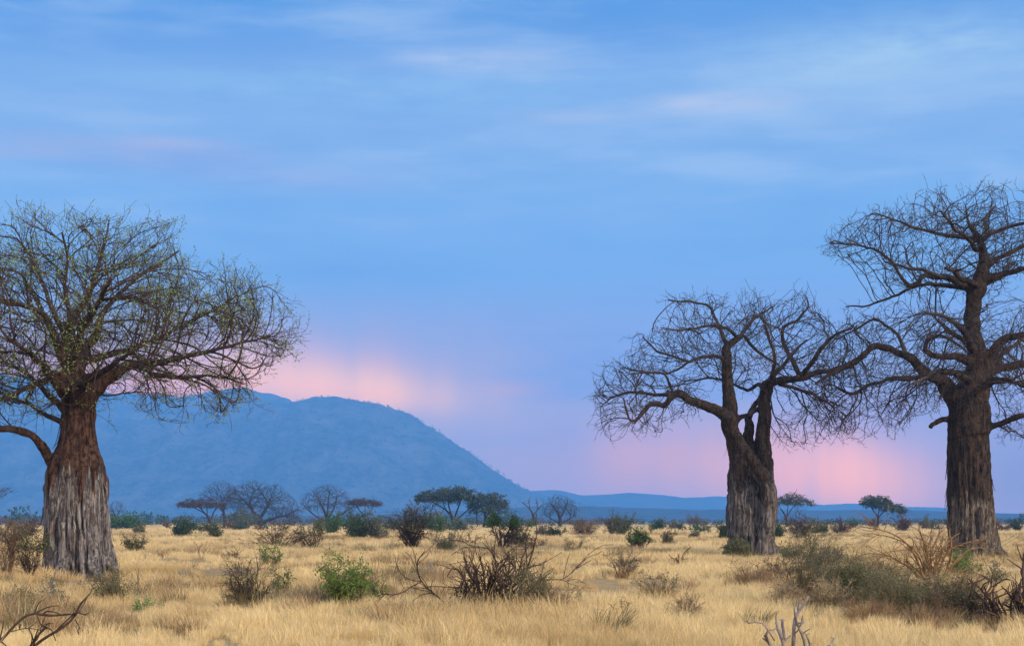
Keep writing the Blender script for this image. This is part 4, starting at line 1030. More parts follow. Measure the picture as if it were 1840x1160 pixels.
# fallen branch at the lower left and dead stump at the lower right, both close to the camera
stick_shrub(60, 1165, [((0, 0), [(-60, 1215, 6), (0, 1150, 4.5), (48, 1105, 4), (90, 1106, 4), (128, 1104, 3.6)]),
                       ((0, .1), [(10, 1215, 6), (60, 1162, 5), (100, 1135, 4.6), (128, 1115, 4.2), (145, 1085, 3.4), (160, 1068, 2.4)]),
                       ((0, -.3), [(30, 1210, 4), (70, 1138, 2.6), (84, 1128, 2)]), ((0, 0), [(128, 1104, 3), (140, 1100, 2.6), (152, 1104, 2)]),
                       ((0, .2), [(66, 1106, 2), (74, 1122, 1.8), (92, 1130, 1.6), (100, 1150, 1.4)]), ((0, 0), [(135, 1112, 2), (142, 1124, 1.8), (140, 1132, 1.4)]),
                       ((0, 0), [(20, 1134, 1.6), (50, 1128, 1.3), (80, 1134, 1)])],
            'fallen_branch', 'fallen brown-grey dead branch with an elbow at the lower left corner', 'st_dark', kids=5, cat='dead branch', seed=3, rmin=.005, sublen=.4, D=25.0, thick=.6)
stick_shrub(1425, 1172, [((0, 0), [(1425, 1190, 7), (1426, 1150, 6), (1428, 1112, 5.5), (1440, 1090, 3.5), (1452, 1068, 2)]),
                         ((0, -.2), [(1450, 1190, 5), (1445, 1150, 4.5), (1432, 1118, 4), (1426, 1090, 2.6)]),
                         ((0, 0), [(1405, 1190, 7), (1408, 1155, 6), (1398, 1130, 5), (1394, 1114, 4)]),
                         ((0, -.3), [(1395, 1180, 5), (1382, 1155, 5), (1374, 1142, 5), (1378, 1134, 3)]), ((0, .2), [(1410, 1150, 4), (1407, 1120, 4), (1406, 1112, 3)]),
                         ((0, 0), [(1392, 1150, 2.6), (1370, 1118, 2.2), (1345, 1115, 1.6)]), ((0, 0), [(1450, 1180, 3), (1456, 1156, 3), (1450, 1140, 2)]),
                         ((0, .2), [(1490, 1180, 3), (1492, 1160, 3), (1500, 1148, 2)])],
            'dead_stump', 'weathered grey dead stump with broken sticks at the lower right edge of the photo', 'st_grey', kids=4, cat='dead stump', seed=4, rmin=.005, sublen=.3, D=25.5, thick=.65)

# right part
shrub(1300, 972, 22, 34, 'leafy_shrub', 'dark bush half hidden behind the left side of the twisted trunk', **dict(BALL, leafm='leaf_dark', leafn=1800, lsize=.16), group=GG)
shrub(1398, 968, 26, 26, 'leafy_shrub', 'green bush behind the right side of the twisted trunk', **dict(BALL, leafm='leaf_green', leafn=1900, lsize=.16), group=GG)
shrub(1438, 968, 66, 42, 'dead_shrub', 'brown dead bush with one long slanting stick right of the twisted trunk', stem='st_dark', stems=36, r=.03, kids=7, sub=3, wild=.2, leafm='leaf_brown', leafn=700, lsize=.12, cat='dead shrub', group=GB)
shrub(1472, 962, 34, 24, 'leafy_shrub', 'olive-green bush right of the brown dead bush', **dict(BALL, leafm='leaf_olive', leafn=2000, lsize=.2), group=GG)
shrub(1512, 964, 46, 26, 'dead_shrub', 'dark low tangle of twigs left of the wind-swept flat tree', **dict(TW, stems=34, r=.03, leafm='leaf_brown', leafn=500, lsize=.14), cat='dead shrub', group=GB)
shrub(1535, 948, 30, 12, 'leafy_shrub', 'small green skyline bush behind the dark low tangle', **dict(BALL, leafm='leaf_green', leafn=900, lsize=.4, lsp=.25), group=GD)
shrub(1566, 948, 36, 20, 'twiggy_shrub', 'brown leafless bush under the left side of the wind-swept flat tree', **dict(TW, stems=30, r=.05, stem='st_brown', leafm='leaf_brown', leafn=600, lsize=.4), group=GD)
shrub(1622, 956, 36, 30, 'twiggy_shrub', 'dark brown dense bush under the right tip of the wind-swept flat tree', **dict(BALL, stems=34, leafm='leaf_brown', leafn=2200, lsize=.2), group=GB)
shrub(1665, 952, 46, 20, 'leafy_shrub', 'low olive bushes on the skyline left of the dark thick trunk', **dict(BALL, leafm='leaf_olive', leafn=1800, lsize=.3), group=GD)
shrub(1690, 955, 30, 26, 'dry_sprig', 'tall thin dry stems against the hills just left of the dark thick trunk', stem='st_dark', stems=8, r=.03, kids=4, sub=1, lo=.6, cat='dead plant', group=GD)
shrub(1828, 957, 26, 30, 'leafy_shrub', 'upright dark green bush at the right edge on the skyline', **dict(BALL, leafm='leaf_dark', leafn=1700, lsize=.2), group=GG)
shrub(1808, 956, 36, 14, 'leafy_shrub', 'low brown-green bush beside the upright bush at the right edge', **dict(BALL, leafm='leaf_brown', leafn=900, lsize=.24), group=GG)
shrub(1326, 1008, 52, 38, 'leafy_shrub', 'dark olive shrub growing against the foot of the twisted trunk', stem='st_olive', stems=34, r=.02, kids=7, sub=3, leafm='leaf_olive', leafn=2600, lsize=.09, blade='blade_olive', bladen=500, bladeh=.9, group=GG)
shrub(1422, 1022, 48, 40, 'leafy_shrub', 'olive shrub just right of the foot of the twisted trunk', stem='st_olive', stems=30, r=.014, kids=7, sub=3, leafm='leaf_olive', leafn=1900, lsize=.08, blade='blade_tan', bladen=400, bladeh=.7, group=GG)
shrub(1455, 1018, 36, 72, 'leafy_shrub', 'slender upright sapling with small green leaves right of the twisted trunk', stem='st_dark', stems=6, r=.016, kids=9, sub=3, lo=.75, leafm='leaf_green', leafn=700, lsize=.07, group=GG)
shrub(1492, 1030, 50, 52, 'leafy_shrub', 'loose grey-olive shrub between the slender sapling and the orange-stemmed shrub', stem='st_olive', stems=26, r=.012, kids=7, sub=3, leafm='leaf_grey', leafn=1500, lsize=.06, blade='blade_brown', bladen=500, bladeh=.6, group=GG)
shrub(1350, 1056, 110, 50, 'twiggy_shrub', 'sagging brown heap of dead grass and twigs in front of the twisted trunk', stem='st_brown', stems=26, r=.010, kids=5, sub=3, blade='blade_brown', bladen=3600, bladeh=.95, group=GB)
shrub(1400, 1050, 90, 44, 'twiggy_shrub', 'brown-grey low thicket right of the sagging heap of dead grass', stem='st_dark', stems=30, r=.010, kids=7, sub=3, leafm='leaf_brown', leafn=600, lsize=.05, blade='blade_tan', bladen=1500, bladeh=.8, group=GB)
shrub(1528, 1096, 90, 80, 'leafy_shrub', 'big rounded dark olive-green bush in front of the orange-stemmed shrub', stem='st_olive', stems=50, r=.012, kids=9, sub=4, leafm='leaf_olive', leafn=5200, lsize=.052, lsp=.05, group=GG)
shrub(1545, 1090, 70, 60, 'leafy_shrub', 'darker green core of fine needles inside the big rounded bush', stem='st_dark', stems=40, r=.010, kids=8, sub=4, leafm='leaf_green', leafn=2600, lsize=.045, group=GG)
shrub(1438, 1092, 80, 96, 'twiggy_shrub', 'tall loose olive shrub of thin straight twigs left of the big rounded bush', stem='st_olive', stems=34, r=.012, kids=8, sub=4, leafm='leaf_olive', leafn=900, lsize=.05, blade='blade_tan', bladen=1500, bladeh=.65, group=GB)
shrub(1485, 1060, 70, 70, 'twiggy_shrub', 'grey-green wispy shrub behind the tall loose olive shrub', stem='st_olive', stems=30, r=.010, kids=7, sub=3, leafm='leaf_grey', leafn=1300, lsize=.05, blade='blade_olive', bladen=500, bladeh=.7, group=GB)
shrub(1618, 1118, 120, 80, 'twiggy_shrub', 'wide olive and straw-coloured thicket below the orange-stemmed shrub', stem='st_olive', stems=50, r=.011, kids=8, sub=4, leafm='leaf_olive', leafn=2600, lsize=.048, blade='blade_olive', bladen=2600, bladeh=.9, group=GB)
shrub(1700, 1118, 130, 82, 'twiggy_shrub', 'dense dry thicket of stems and grass left of the dark gnarled dead shrub', stem='st_brown', stems=54, r=.011, kids=8, sub=4, leafm='leaf_olive', leafn=1700, lsize=.048, blade='blade_brown', bladen=3400, bladeh=.95, group=GB)
shrub(1560, 1128, 110, 50, 'twiggy_shrub', 'low straw-coloured fringe of dead stems in front of the big rounded bush', stem='st_brown', stems=30, r=.008, kids=6, sub=3, blade='blade_tan', bladen=3000, bladeh=1.0, group=GB)
shrub(1668, 1134, 110, 46, 'twiggy_shrub', 'low brown fringe of dead stems in front of the dense dry thicket', stem='st_brown', stems=30, r=.008, kids=6, sub=3, blade='blade_brown', bladen=3000, bladeh=1.0, group=GB)
shrub(1590, 1085, 90, 60, 'twiggy_shrub', 'dark twiggy undergrowth at the left foot of the orange-stemmed shrub', stem='st_dark', stems=36, r=.010, kids=8, sub=4, leafm='leaf_olive', leafn=900, lsize=.05, blade='blade_brown', bladen=900, bladeh=.6, group=GB)
for (px, by, w_, h_, lb, st_, lf, ln, bl, bn_) in [
        (1600, 1092, 96, 60, 'mid-green leafy shrub with tan stems between the big rounded bush and the orange stems', 'st_tan', 'leaf_green', 2600, 'blade_tan', 500),
        (1700, 1092, 100, 52, 'tan-stemmed shrub with scattered green leaves right of the orange-stemmed shrub base', 'st_tan', 'leaf_bright', 1500, 'blade_olive', 900),
        (1645, 1112, 120, 62, 'tangle of pale tan stems in the middle of the right thicket', 'st_tan', 'leaf_olive', 1900, 'blade_tan', 1300),
        (1740, 1126, 90, 62, 'tangle of dark twigs and straw between the thicket and the dark gnarled dead shrub', 'st_dark', 'leaf_olive', 1200, 'blade_tan', 1300),
        (1490, 1112, 90, 56, 'straw-coloured shrub of thin stems at the left front of the big rounded bush', 'st_tan', 'leaf_olive', 900, 'blade_tan', 1500),
        (1405, 1098, 60, 50, 'small tan twiggy shrub at the left end of the right thicket', 'st_tan', 'leaf_grey', 500, 'blade_tan', 700),
        (1470, 1040, 70, 46, 'dark olive undergrowth behind the wispy grey-green shrub', 'st_dark', 'leaf_olive', 1700, 'blade_brown', 600),
        (1570, 1048, 80, 40, 'brown dead grass and twigs behind the left side of the orange stems', 'st_brown', 'leaf_brown', 500, 'blade_brown', 1500),
        (1700, 1050, 110, 30, 'low brown grass and twigs behind the right side of the orange stems', 'st_brown', 'leaf_brown', 300, 'blade_brown', 1300)]:
    shrub(px, by, w_, h_, 'twiggy_shrub', lb, stem=st_, stems=46, r=.011, kids=8, sub=4, leafm=lf, leafn=ln, lsize=.055, blade=bl, bladen=bn_, bladeh=.8, group=GB)
oc = []
ro = np.random.default_rng(8)
main = [[(1665, 1062, 5), (1650, 1010, 4.5), (1628, 975, 4), (1595, 955, 3), (1550, 945, 2)], [(1668, 1062, 5), (1660, 1020, 4.5), (1642, 985, 4), (1612, 968, 3), (1575, 962, 1.6), (1540, 990, 1.2)],
        [(1672, 1062, 5), (1668, 1010, 4.6), (1660, 970, 3.6), (1652, 950, 2.5)], [(1676, 1062, 5), (1680, 1015, 4.4), (1695, 985, 3.6), (1712, 965, 2.6), (1725, 955, 1.8)],
        [(1678, 1062, 5), (1690, 1020, 4.4), (1705, 990, 3.8), (1735, 975, 3), (1758, 968, 2)], [(1684, 1060, 5), (1705, 1010, 4.4), (1708, 980, 3.6), (1704, 955, 2.6)],
        [(1688, 1060, 4.6), (1715, 1010, 4), (1745, 985, 3), (1775, 985, 2), (1792, 988, 1.2)], [(1662, 1062, 4), (1640, 1025, 3.6), (1600, 1000, 3), (1560, 995, 1.8), (1535, 1005, 1.2)],
        [(1670, 1060, 4), (1672, 1000, 3.6), (1685, 965, 2.6), (1690, 945, 1.6)]]
for m_ in main: oc.append(((ro.normal(0, .1), ro.normal(0, .7)), m_))
for k in range(13):
    a = ro.uniform(-1, 1); tx = 1675 + a * 95; ty = 1060 - ro.uniform(60, 112) * (1 - .4 * a * a)
    oc.append(((0, ro.normal(0, .8)), [(1674 + a * 10, 1062, 3.6), (1674 + a * 38, 1062 - (1062 - ty) * .55, 3), (tx - a * 14, ty + 10, 2.2), (tx + ro.normal(0, 8), ty + ro.normal(0, 6), 1.2)]))
stick_shrub(1674, 1064, oc, 'bare_orange_shrub', 'bare shrub of many orange-tan forked stems in front of the dark thick trunk', 'st_orange', kids=13, cat='shrub', seed=9, rmin=.0055, sublen=.42, thick=.40, wig=.05)
shrub(1738, 1052, 60, 60, 'leafy_shrub', 'bright green feathery young shrub at the right side of the orange stems', stem='st_olive', stems=14, r=.012, kids=8, sub=4, lo=.6, leafm='leaf_bright', leafn=2600, lsize=.05, top=.4, group=GG)
shrub(1782, 1066, 66, 48, 'twiggy_shrub', 'loose olive shrub right below the bright green feathery shrub', stem='st_olive', stems=30, r=.010, kids=7, sub=3, leafm='leaf_olive', leafn=1100, lsize=.05, blade='blade_tan', bladen=500, bladeh=.5, group=GB)
dk = []
rk = np.random.default_rng(18)
for k in range(26):
    a = rk.uniform(-1, 1); tx = 1815 + a * 52; ty = 1128 - rk.uniform(40, 92)
    dk.append(((rk.normal(0, .15), rk.normal(0, .6)), [(1815 + a * 26, 1130, 4.5), (1815 + a * 40 + rk.normal(0, 8), 1128 - (1128 - ty) * .5, 4), (tx + rk.normal(0, 9), ty + 14, 3.2), (tx + rk.normal(0, 10), ty, 2.2)]))
dk += [((0, -.3), [(1800, 1130, 4), (1785, 1095, 4), (1772, 1065, 3.4), (1765, 1050, 2.4)]), ((0, .4), [(1840, 1130, 6), (1842, 1080, 6), (1838, 1040, 5), (1836, 1005, 4)])]
stick_shrub(1815, 1132, dk, 'dead_shrub', 'dark gnarled dead shrub of crooked branches at the lower right edge', 'st_dark', kids=6, group=GB, seed=12, rmin=.006, sublen=.4, blade=('blade_brown', 700, .7, .5), wig=.06)
for (px, by, w_, h_, lb, mt, n_) in [
        (30, 1062, 100, 22, 'straw-coloured tussock at the left edge below the brown twiggy shrubs', 'blade_tan', 700),
        (100, 1046, 44, 16, 'small dark dry tussock at the front foot of the pale stripped trunk', 'blade_olive', 400),
        (1075, 1085, 70, 26, 'thin reddish dry tussock between the soft olive shrub and the tall tussock', 'blade_brown', 300),
        (1735, 1012, 60, 16, 'dark dry tussock against the front foot of the dark thick trunk', 'blade_olive', 500),
        (1790, 1010, 36, 12, 'brown dry tussock against the right foot of the dark thick trunk', 'blade_brown', 350),
        (1365, 1012, 50, 14, 'straw tussock against the front foot of the twisted trunk', 'blade_tan', 400),
        (175, 1044, 56, 18, 'straw tussock against the right front foot of the pale stripped trunk', 'blade_tan', 500),
        (600, 1018, 80, 12, 'flat straw-coloured tussock behind the bright green bush', 'blade_tan', 500),
        (940, 1148, 110, 26, 'pale tussock at the bottom edge below the large dead shrub', 'blade_tan', 600),
        (1290, 1045, 60, 30, 'straw tussock left of the sagging heap of dead grass', 'blade_tan', 700),
        (1500, 1150, 120, 30, 'straw tussock at the bottom edge right of the grey dead stump', 'blade_tan', 900)]:
    clump(px, by, w_, h_, lb, mt, n_)


# ------------------------------------------------------------------ far trees
def far_tree(px, by, D, name, label, trunk, crownp, kind, mat='twig_far', leafm=None, leafn=0, lsize=0.5, seed=1, rt=0.45, r0=0.03, n=500, step=0.55, group=None, yd=.9, grav=0.0, kill=1.0, flat=0.0, side=.5, limbs=()):
    rng = np.random.default_rng(seed); b = P(px, by, D); base = np.array([b[0], D, gh(b[0], D)])
    base[2] = min(base[2], b[2]) if by > HY + 3 else base[2]
    root = thing(name, label, 'tree', base, group); tb = MB(); cr = MB(); pos, dr = [], []
    for pts in trunk:
        q = [[*(P(a, c, D + dy) - base), r * (1 if (pts is trunk[0] and n_ < 2) else .62) * D / F] for n_, (a, c, r, dy) in enumerate(pts)]
        q[0][2] = min(q[0][2], -0.2) if pts is trunk[0] else q[0][2]
        c = catmull(np.array(q), 0.5); tb.tube(c[:, :3], c[:, 3], 8)
        t = np.gradient(c[:, :3], axis=0); t /= np.linalg.norm(t, axis=1)[:, None]
        for i in range(len(c) // 3, len(c)): pos.append(c[i, :3]); dr.append(t[i])
    tb.obj('trunk', M[mat], root)
    n = int(n * (1.6 if kind == 'b' else 1.5))
    att = np.vstack([envelope(rng, int(n * e[0]), e[1], e[4], e[5], D, e[2], e[3], base, .3, yd) for e in crownp])
    allp, alld, par, n0 = grow(pos, dr, att, 5.0, kill if kind == 'b' else .7, step, 70, .8, .22, 0, rng, fork=np.array(pos[0]), outw=.5, upw=.05)
    ch, rad = chains_from(allp, par, n0, r0, 2.3, 0.22)
    for c, rr in ch: cr.tube(smooth_chain(allp[c]), rr, 3, False)
    tips = []; has = np.zeros(len(allp), bool); has[par[n0:]] = True
    ids = [i for i in range(n0, len(allp)) if not has[i] or rng.random() < side]
    twigs_on(cr, allp, alld, ids, rng, .5 if kind == 'b' else .3, 1.4 if kind == 'b' else .8, r0 * .8, 0.15 if kind == 'b' else 0, 0, sub=.7, tips=tips, ang=.6)
    c_ = cr.obj('crown', M[mat], root)
    if leafm:
        tp = np.array(tips); tp = tp[rng.integers(0, len(tp), leafn)] + rng.normal(0, .4, (leafn, 3)) * np.array([1, 1, .25 if kind == 'a' else .8])
        lm = MB(); leaves(lm, tp, lsize, rng, aspect=.7, flat=flat); lm.obj('leaves', M[leafm], c_, smooth=False)
    return root


GT = 'trees along the far edge of the plain'
far_tree(382, 949, 560, 'umbrella_acacia', 'flat-topped reddish-brown tree leaning left in front of the broad grey tree',
         [[(382, 948, 3.2, 0), (375, 930, 2.6, 0), (368, 922, 2, 0), (350, 912, 1.4, -1)], [(378, 935, 2.2, 0), (385, 918, 1.6, 1), (395, 908, 1, 1)], [(372, 926, 2, 0), (360, 912, 1.5, 1)], [(372, 926, 1.6, 0), (372, 910, 1.2, -2)]],
         [(1, 360, 43, 44, [(316, 906), (335, 900), (360, 898), (385, 901), (404, 908)], [(316, 909), (350, 909), (385, 911), (404, 912)])], 'a', leafm='leaf_red', leafn=4200, lsize=.5, seed=2, n=420, flat=.5, group=GT)
far_tree(465, 944, 640, 'leafless_tree', 'broad leafless grey tree with a wide round crown left of centre',
         [[(470, 944, 6, 0), (465, 932, 5.5, 0), (455, 918, 4, 0), (440, 900, 2.4, 0)], [(466, 934, 4, 0), (478, 915, 3, 1), (485, 895, 2, 1)], [(470, 938, 4, 0), (495, 930, 3, 0), (515, 925, 2, 0), (535, 915, 1, 0)], [(462, 930, 3.6, 0), (450, 905, 2.4, -3), (455, 885, 1.5, -3)], [(466, 930, 3.4, 0), (480, 905, 2.4, 3), (470, 885, 1.5, 4)]],
         [(1, 462, 70, 78, [(395, 895), (415, 875), (440, 866), (470, 865), (500, 872), (520, 890), (540, 915)], [(395, 915), (430, 915), (470, 915), (510, 930), (540, 935)])], 'b', seed=4, n=1500, kill=.8, side=.9, group=GT)
far_tree(388, 946, 660, 'leafless_tree', 'slim leafless grey tree rising behind the flat reddish tree',
         [[(405, 944, 3, 0), (402, 920, 2.4, 0), (398, 895, 1.6, 0)], [(402, 922, 2, 0), (388, 900, 1.3, 1)], [(402, 915, 2, 0), (412, 890, 1.2, -1)]],
         [(1, 396, 38, 36, [(358, 888), (375, 870), (395, 864), (415, 866), (432, 885)], [(358, 900), (395, 908), (432, 905)])], 'b', seed=6, n=520, kill=.9, side=.8, group=GT)
far_tree(436, 949, 600, 'leafy_tree', 'low rounded grey-green tree in front of the broad leafless tree',
         [[(432, 948, 2, 0), (433, 935, 1.5, 0), (430, 925, 1, 0)], [(433, 938, 1.5, 0), (442, 925, 1, 0)]],
         [(1, 432, 30, 30, [(402, 936), (420, 920), (440, 916), (462, 930)], [(402, 942), (432, 944), (462, 942)])], 'c', leafm='leaf_grey', leafn=2600, lsize=.6, seed=7, n=350, group=GT)
far_tree(588, 946, 620, 'leafless_tree', 'second leafless grey tree with an open fan crown',
         [[(590, 946, 5, 0), (588, 930, 4, 0), (580, 912, 2.6, 0), (572, 895, 1.5, 0)], [(588, 934, 3.4, 0), (600, 912, 2.4, 1), (606, 890, 1.4, 1)], [(589, 936, 3, 0), (570, 928, 2, -1), (552, 915, 1.2, -1)], [(590, 934, 3, 0), (612, 925, 2, 1), (630, 912, 1, 1)], [(588, 930, 2.6, 0), (590, 900, 1.6, -3), (592, 882, 1, -3)]],
         [(1, 590, 50, 52, [(540, 905), (555, 882), (580, 871), (605, 872), (625, 888), (642, 908)], [(540, 922), (590, 905), (642, 925)])], 'b', seed=8, n=850, kill=.8, side=.8, group=GT)
far_tree(656, 946, 560, 'umbrella_acacia', 'small flat-topped reddish tree right of the open fan tree',
         [[(655, 945, 2, 0), (656, 930, 1.6, 0), (645, 915, 1, 0)], [(656, 930, 1.5, 0), (668, 915, 1, 1)], [(656, 926, 1.3, 0), (656, 912, .9, -1)]],
         [(1, 654, 31, 32, [(622, 903), (640, 898), (665, 898), (686, 904)], [(622, 906), (655, 910), (686, 908)])], 'a', leafm='leaf_red', leafn=2600, lsize=.5, seed=9, n=300, flat=.5, group=GT)
far_tree(812, 948, 520, 'umbrella_acacia', 'tallest green flat-topped acacia with layered umbrella crown in the centre',
         [[(816, 948, 4, 0), (813, 930, 3.2, 0), (800, 915, 2.2, 0), (775, 900, 1.2, 0)], [(815, 935, 3, 0), (822, 915, 2.2, 1), (830, 895, 1.4, 1)], [(814, 932, 2.6, 0), (806, 905, 2, -1), (812, 885, 1.2, -1)], [(816, 936, 2.4, 0), (838, 918, 1.6, 1), (850, 905, 1, 1)], [(814, 932, 2.4, 0), (800, 912, 1.6, 3), (795, 898, 1, 4)]],
         [(.55, 790, 44, 40, [(746, 892), (765, 884), (800, 882), (830, 888)], [(746, 899), (785, 902), (830, 902)]), (.45, 826, 40, 32, [(785, 884), (805, 877), (830, 875), (848, 884), (858, 895)], [(785, 890), (825, 896), (858, 904)])], 'a', leafm='leaf_acacia', leafn=10500, lsize=.5, seed=10, n=900, flat=.4, group=GT)
far_tree(872, 948, 520, 'umbrella_acacia', 'rounded olive acacia with drooping edges touching the tallest acacia',
         [[(868, 948, 3, 0), (872, 930, 2.2, 0), (866, 910, 1.5, 0)], [(872, 932, 2, 0), (882, 912, 1.4, 0)], [(858, 948, 2, 0), (856, 925, 1.5, 0), (860, 905, 1, 0)], [(872, 925, 1.6, 0), (876, 905, 1, 2)]],
         [(1, 877, 34, 34, [(843, 902), (855, 890), (877, 886), (898, 890), (911, 903)], [(843, 925), (860, 912), (895, 914), (911, 922)])], 'a', leafm='leaf_acacia', leafn=6000, lsize=.5, seed=12, n=600, flat=.2, group=GT)
far_tree(959, 947, 560, 'leafless_tree', 'thin forked dead tree with almost no twigs left of the round bare tree',
         [[(959, 947, 2.4, 0), (958, 925, 2, 0), (950, 912, 1.4, 0), (938, 902, 1, 0)], [(958, 926, 1.8, 0), (966, 915, 1.4, 0), (976, 905, 1, 0)], [(952, 914, 1.2, 0), (950, 898, .9, 0)], [(966, 914, 1.2, 0), (965, 900, .9, 0)]],
         [(1, 957, 22, 24, [(935, 900), (957, 897), (982, 898)], [(935, 908), (957, 912), (982, 908)])], 'b', seed=13, n=90, side=.15, kill=1.4, group=GT)
far_tree(1006, 947, 600, 'leafless_tree', 'small round leafless grey tree right of the forked dead tree',
         [[(1006, 947, 3.6, 0), (1006, 930, 3, 0), (998, 915, 2, 0), (990, 905, 1.2, 0)], [(1006, 932, 2.6, 0), (1015, 915, 1.8, 1), (1020, 902, 1, 1)], [(1007, 940, 2, 0), (1022, 933, 1.4, 0), (1032, 926, 1, 0)], [(1004, 938, 2, 0), (988, 930, 1.2, 0), (978, 922, .8, 0)]],
         [(1, 1006, 32, 32, [(974, 912), (985, 895), (1005, 890), (1025, 896), (1037, 912)], [(974, 928), (1006, 920), (1037, 930)])], 'b', seed=14, n=520, kill=.75, side=.9, group=GT)
far_tree(1416, 945, 500, 'umbrella_acacia', 'open-crowned dark acacia with a dead spiky top behind the twisted trunk',
         [[(1414, 945, 2, 0), (1412, 928, 1.8, 0), (1402, 912, 1.2, 0)], [(1413, 930, 1.6, 0), (1424, 912, 1.2, 0), (1440, 902, .8, 0)], [(1414, 928, 1.4, 0), (1416, 905, 1, 0), (1414, 885, .7, 0)], [(1416, 905, 1, 0), (1426, 890, .8, 0), (1432, 878, .5, 0)]],
         [(1, 1424, 30, 34, [(1393, 899), (1410, 891), (1435, 890), (1458, 900)], [(1393, 908), (1424, 902), (1458, 908)])], 'a', leafm='leaf_acacia', leafn=2200, lsize=.5, seed=15, n=330, flat=.4, group=GT)
far_tree(1580, 945, 520, 'umbrella_acacia', 'wind-swept dark flat-topped acacia sloping down to the right between the two right trunks',
         [[(1576, 945, 2.2, 0), (1578, 930, 1.8, 0), (1568, 915, 1.2, 0), (1560, 905, .8, 0)], [(1578, 930, 1.8, 0), (1592, 915, 1.3, 0), (1610, 908, .9, 0)], [(1578, 928, 1.5, 0), (1580, 908, 1, 0)]],
         [(1, 1585, 37, 40, [(1548, 900), (1560, 893), (1580, 893), (1600, 902), (1625, 917)], [(1548, 907), (1575, 908), (1600, 913), (1625, 922)])], 'a', leafm='leaf_acacia', leafn=6500, lsize=.5, seed=16, n=480, flat=.4, group=GT)
far_tree(208, 946, 700, 'leafless_tree', 'small leafless purple-grey tree just right of the pale stripped trunk',
         [[(210, 946, 2, 0), (208, 930, 1.6, 0), (202, 915, 1, 0)], [(208, 930, 1.4, 0), (216, 915, .9, 0)]],
         [(1, 207, 20, 20, [(187, 910), (205, 898), (227, 910)], [(187, 925), (207, 920), (227, 925)])], 'b', seed=17, n=280, kill=.9, side=.8, group=GT)
far_tree(-18, 950, 560, 'leafless_tree', 'leafless tree cut off by the left edge, only its crown tip showing',
         [[(-20, 949, 4, 0), (-18, 925, 3, 0), (-10, 900, 2, 0)], [(-18, 925, 2.6, 0), (-30, 895, 1.6, 0)]],
         [(1, -18, 40, 40, [(-58, 885), (-30, 865), (-8, 866), (21, 880)], [(-58, 900), (-18, 905), (21, 886)])], 'b', seed=18, n=450, kill=.9, side=.7, group=GT)


# the dark scrub and tree belt that closes the plain: a mass nobody could count
def belt():
    rng = np.random.default_rng(77); mb = MB(); tb = MB()
    for k in range(2100):
        D = rng.uniform(750, 3300) if k > 420 else rng.uniform(300, 760); px = rng.uniform(-300, 2140); x = (px - CX) / F * D
        if px < 980: h = rng.uniform(3, 8.5) * (1.35 if rng.random() < .2 else .85)
        else: h = rng.uniform(1.8, 5.0)
        if D < 1100: h = min(h, 3.2)
        if D < 760:
            h = rng.uniform(.7, 2.1) * (1.2 if px < 980 else .9)
            if mn.noise(Vector((px * .012, D * .01, 3))) < -.05: continue
        w_ = h * rng.uniform(.7, 1.3); z = gh(x, D)
        n = 80 if D < 760 else (46 if D < 1800 else 26)
        umb = rng.random() < .3 and h > 5
        a = rng.normal(0, 1, (n, 3)); a /= np.linalg.norm(a, axis=1)[:, None]; a *= rng.uniform(.3, 1, (n, 1)) ** .5
        if umb: c = np.array([x, D, z + h * .85]) + a * np.array([w_ * .75, w_ * .75, h * .12])
        else: c = np.array([x, D, z + h * .5]) + a * np.array([w_ * .6, w_ * .6, h * .48])
        leaves(mb, c, h * .26, rng, aspect=.8, mi=(0 if rng.random() < .62 else 1))
        tb.tube([[x, D, z - .3], [x, D, z + h * .6]], [h * .03, h * .02], 4, False, 2)
    v = np.concatenate(tb.v); mb.add(v, np.concatenate(tb.f), 2)
    o = mb.obj('distant_scrub', [M['leaf_dark'], M['leaf_brown'], M['twig_far']], smooth=False)
    tag(o, 'dark belt of bushes and trees along the far edge of the plain', 'scrub', kind='stuff')


belt()


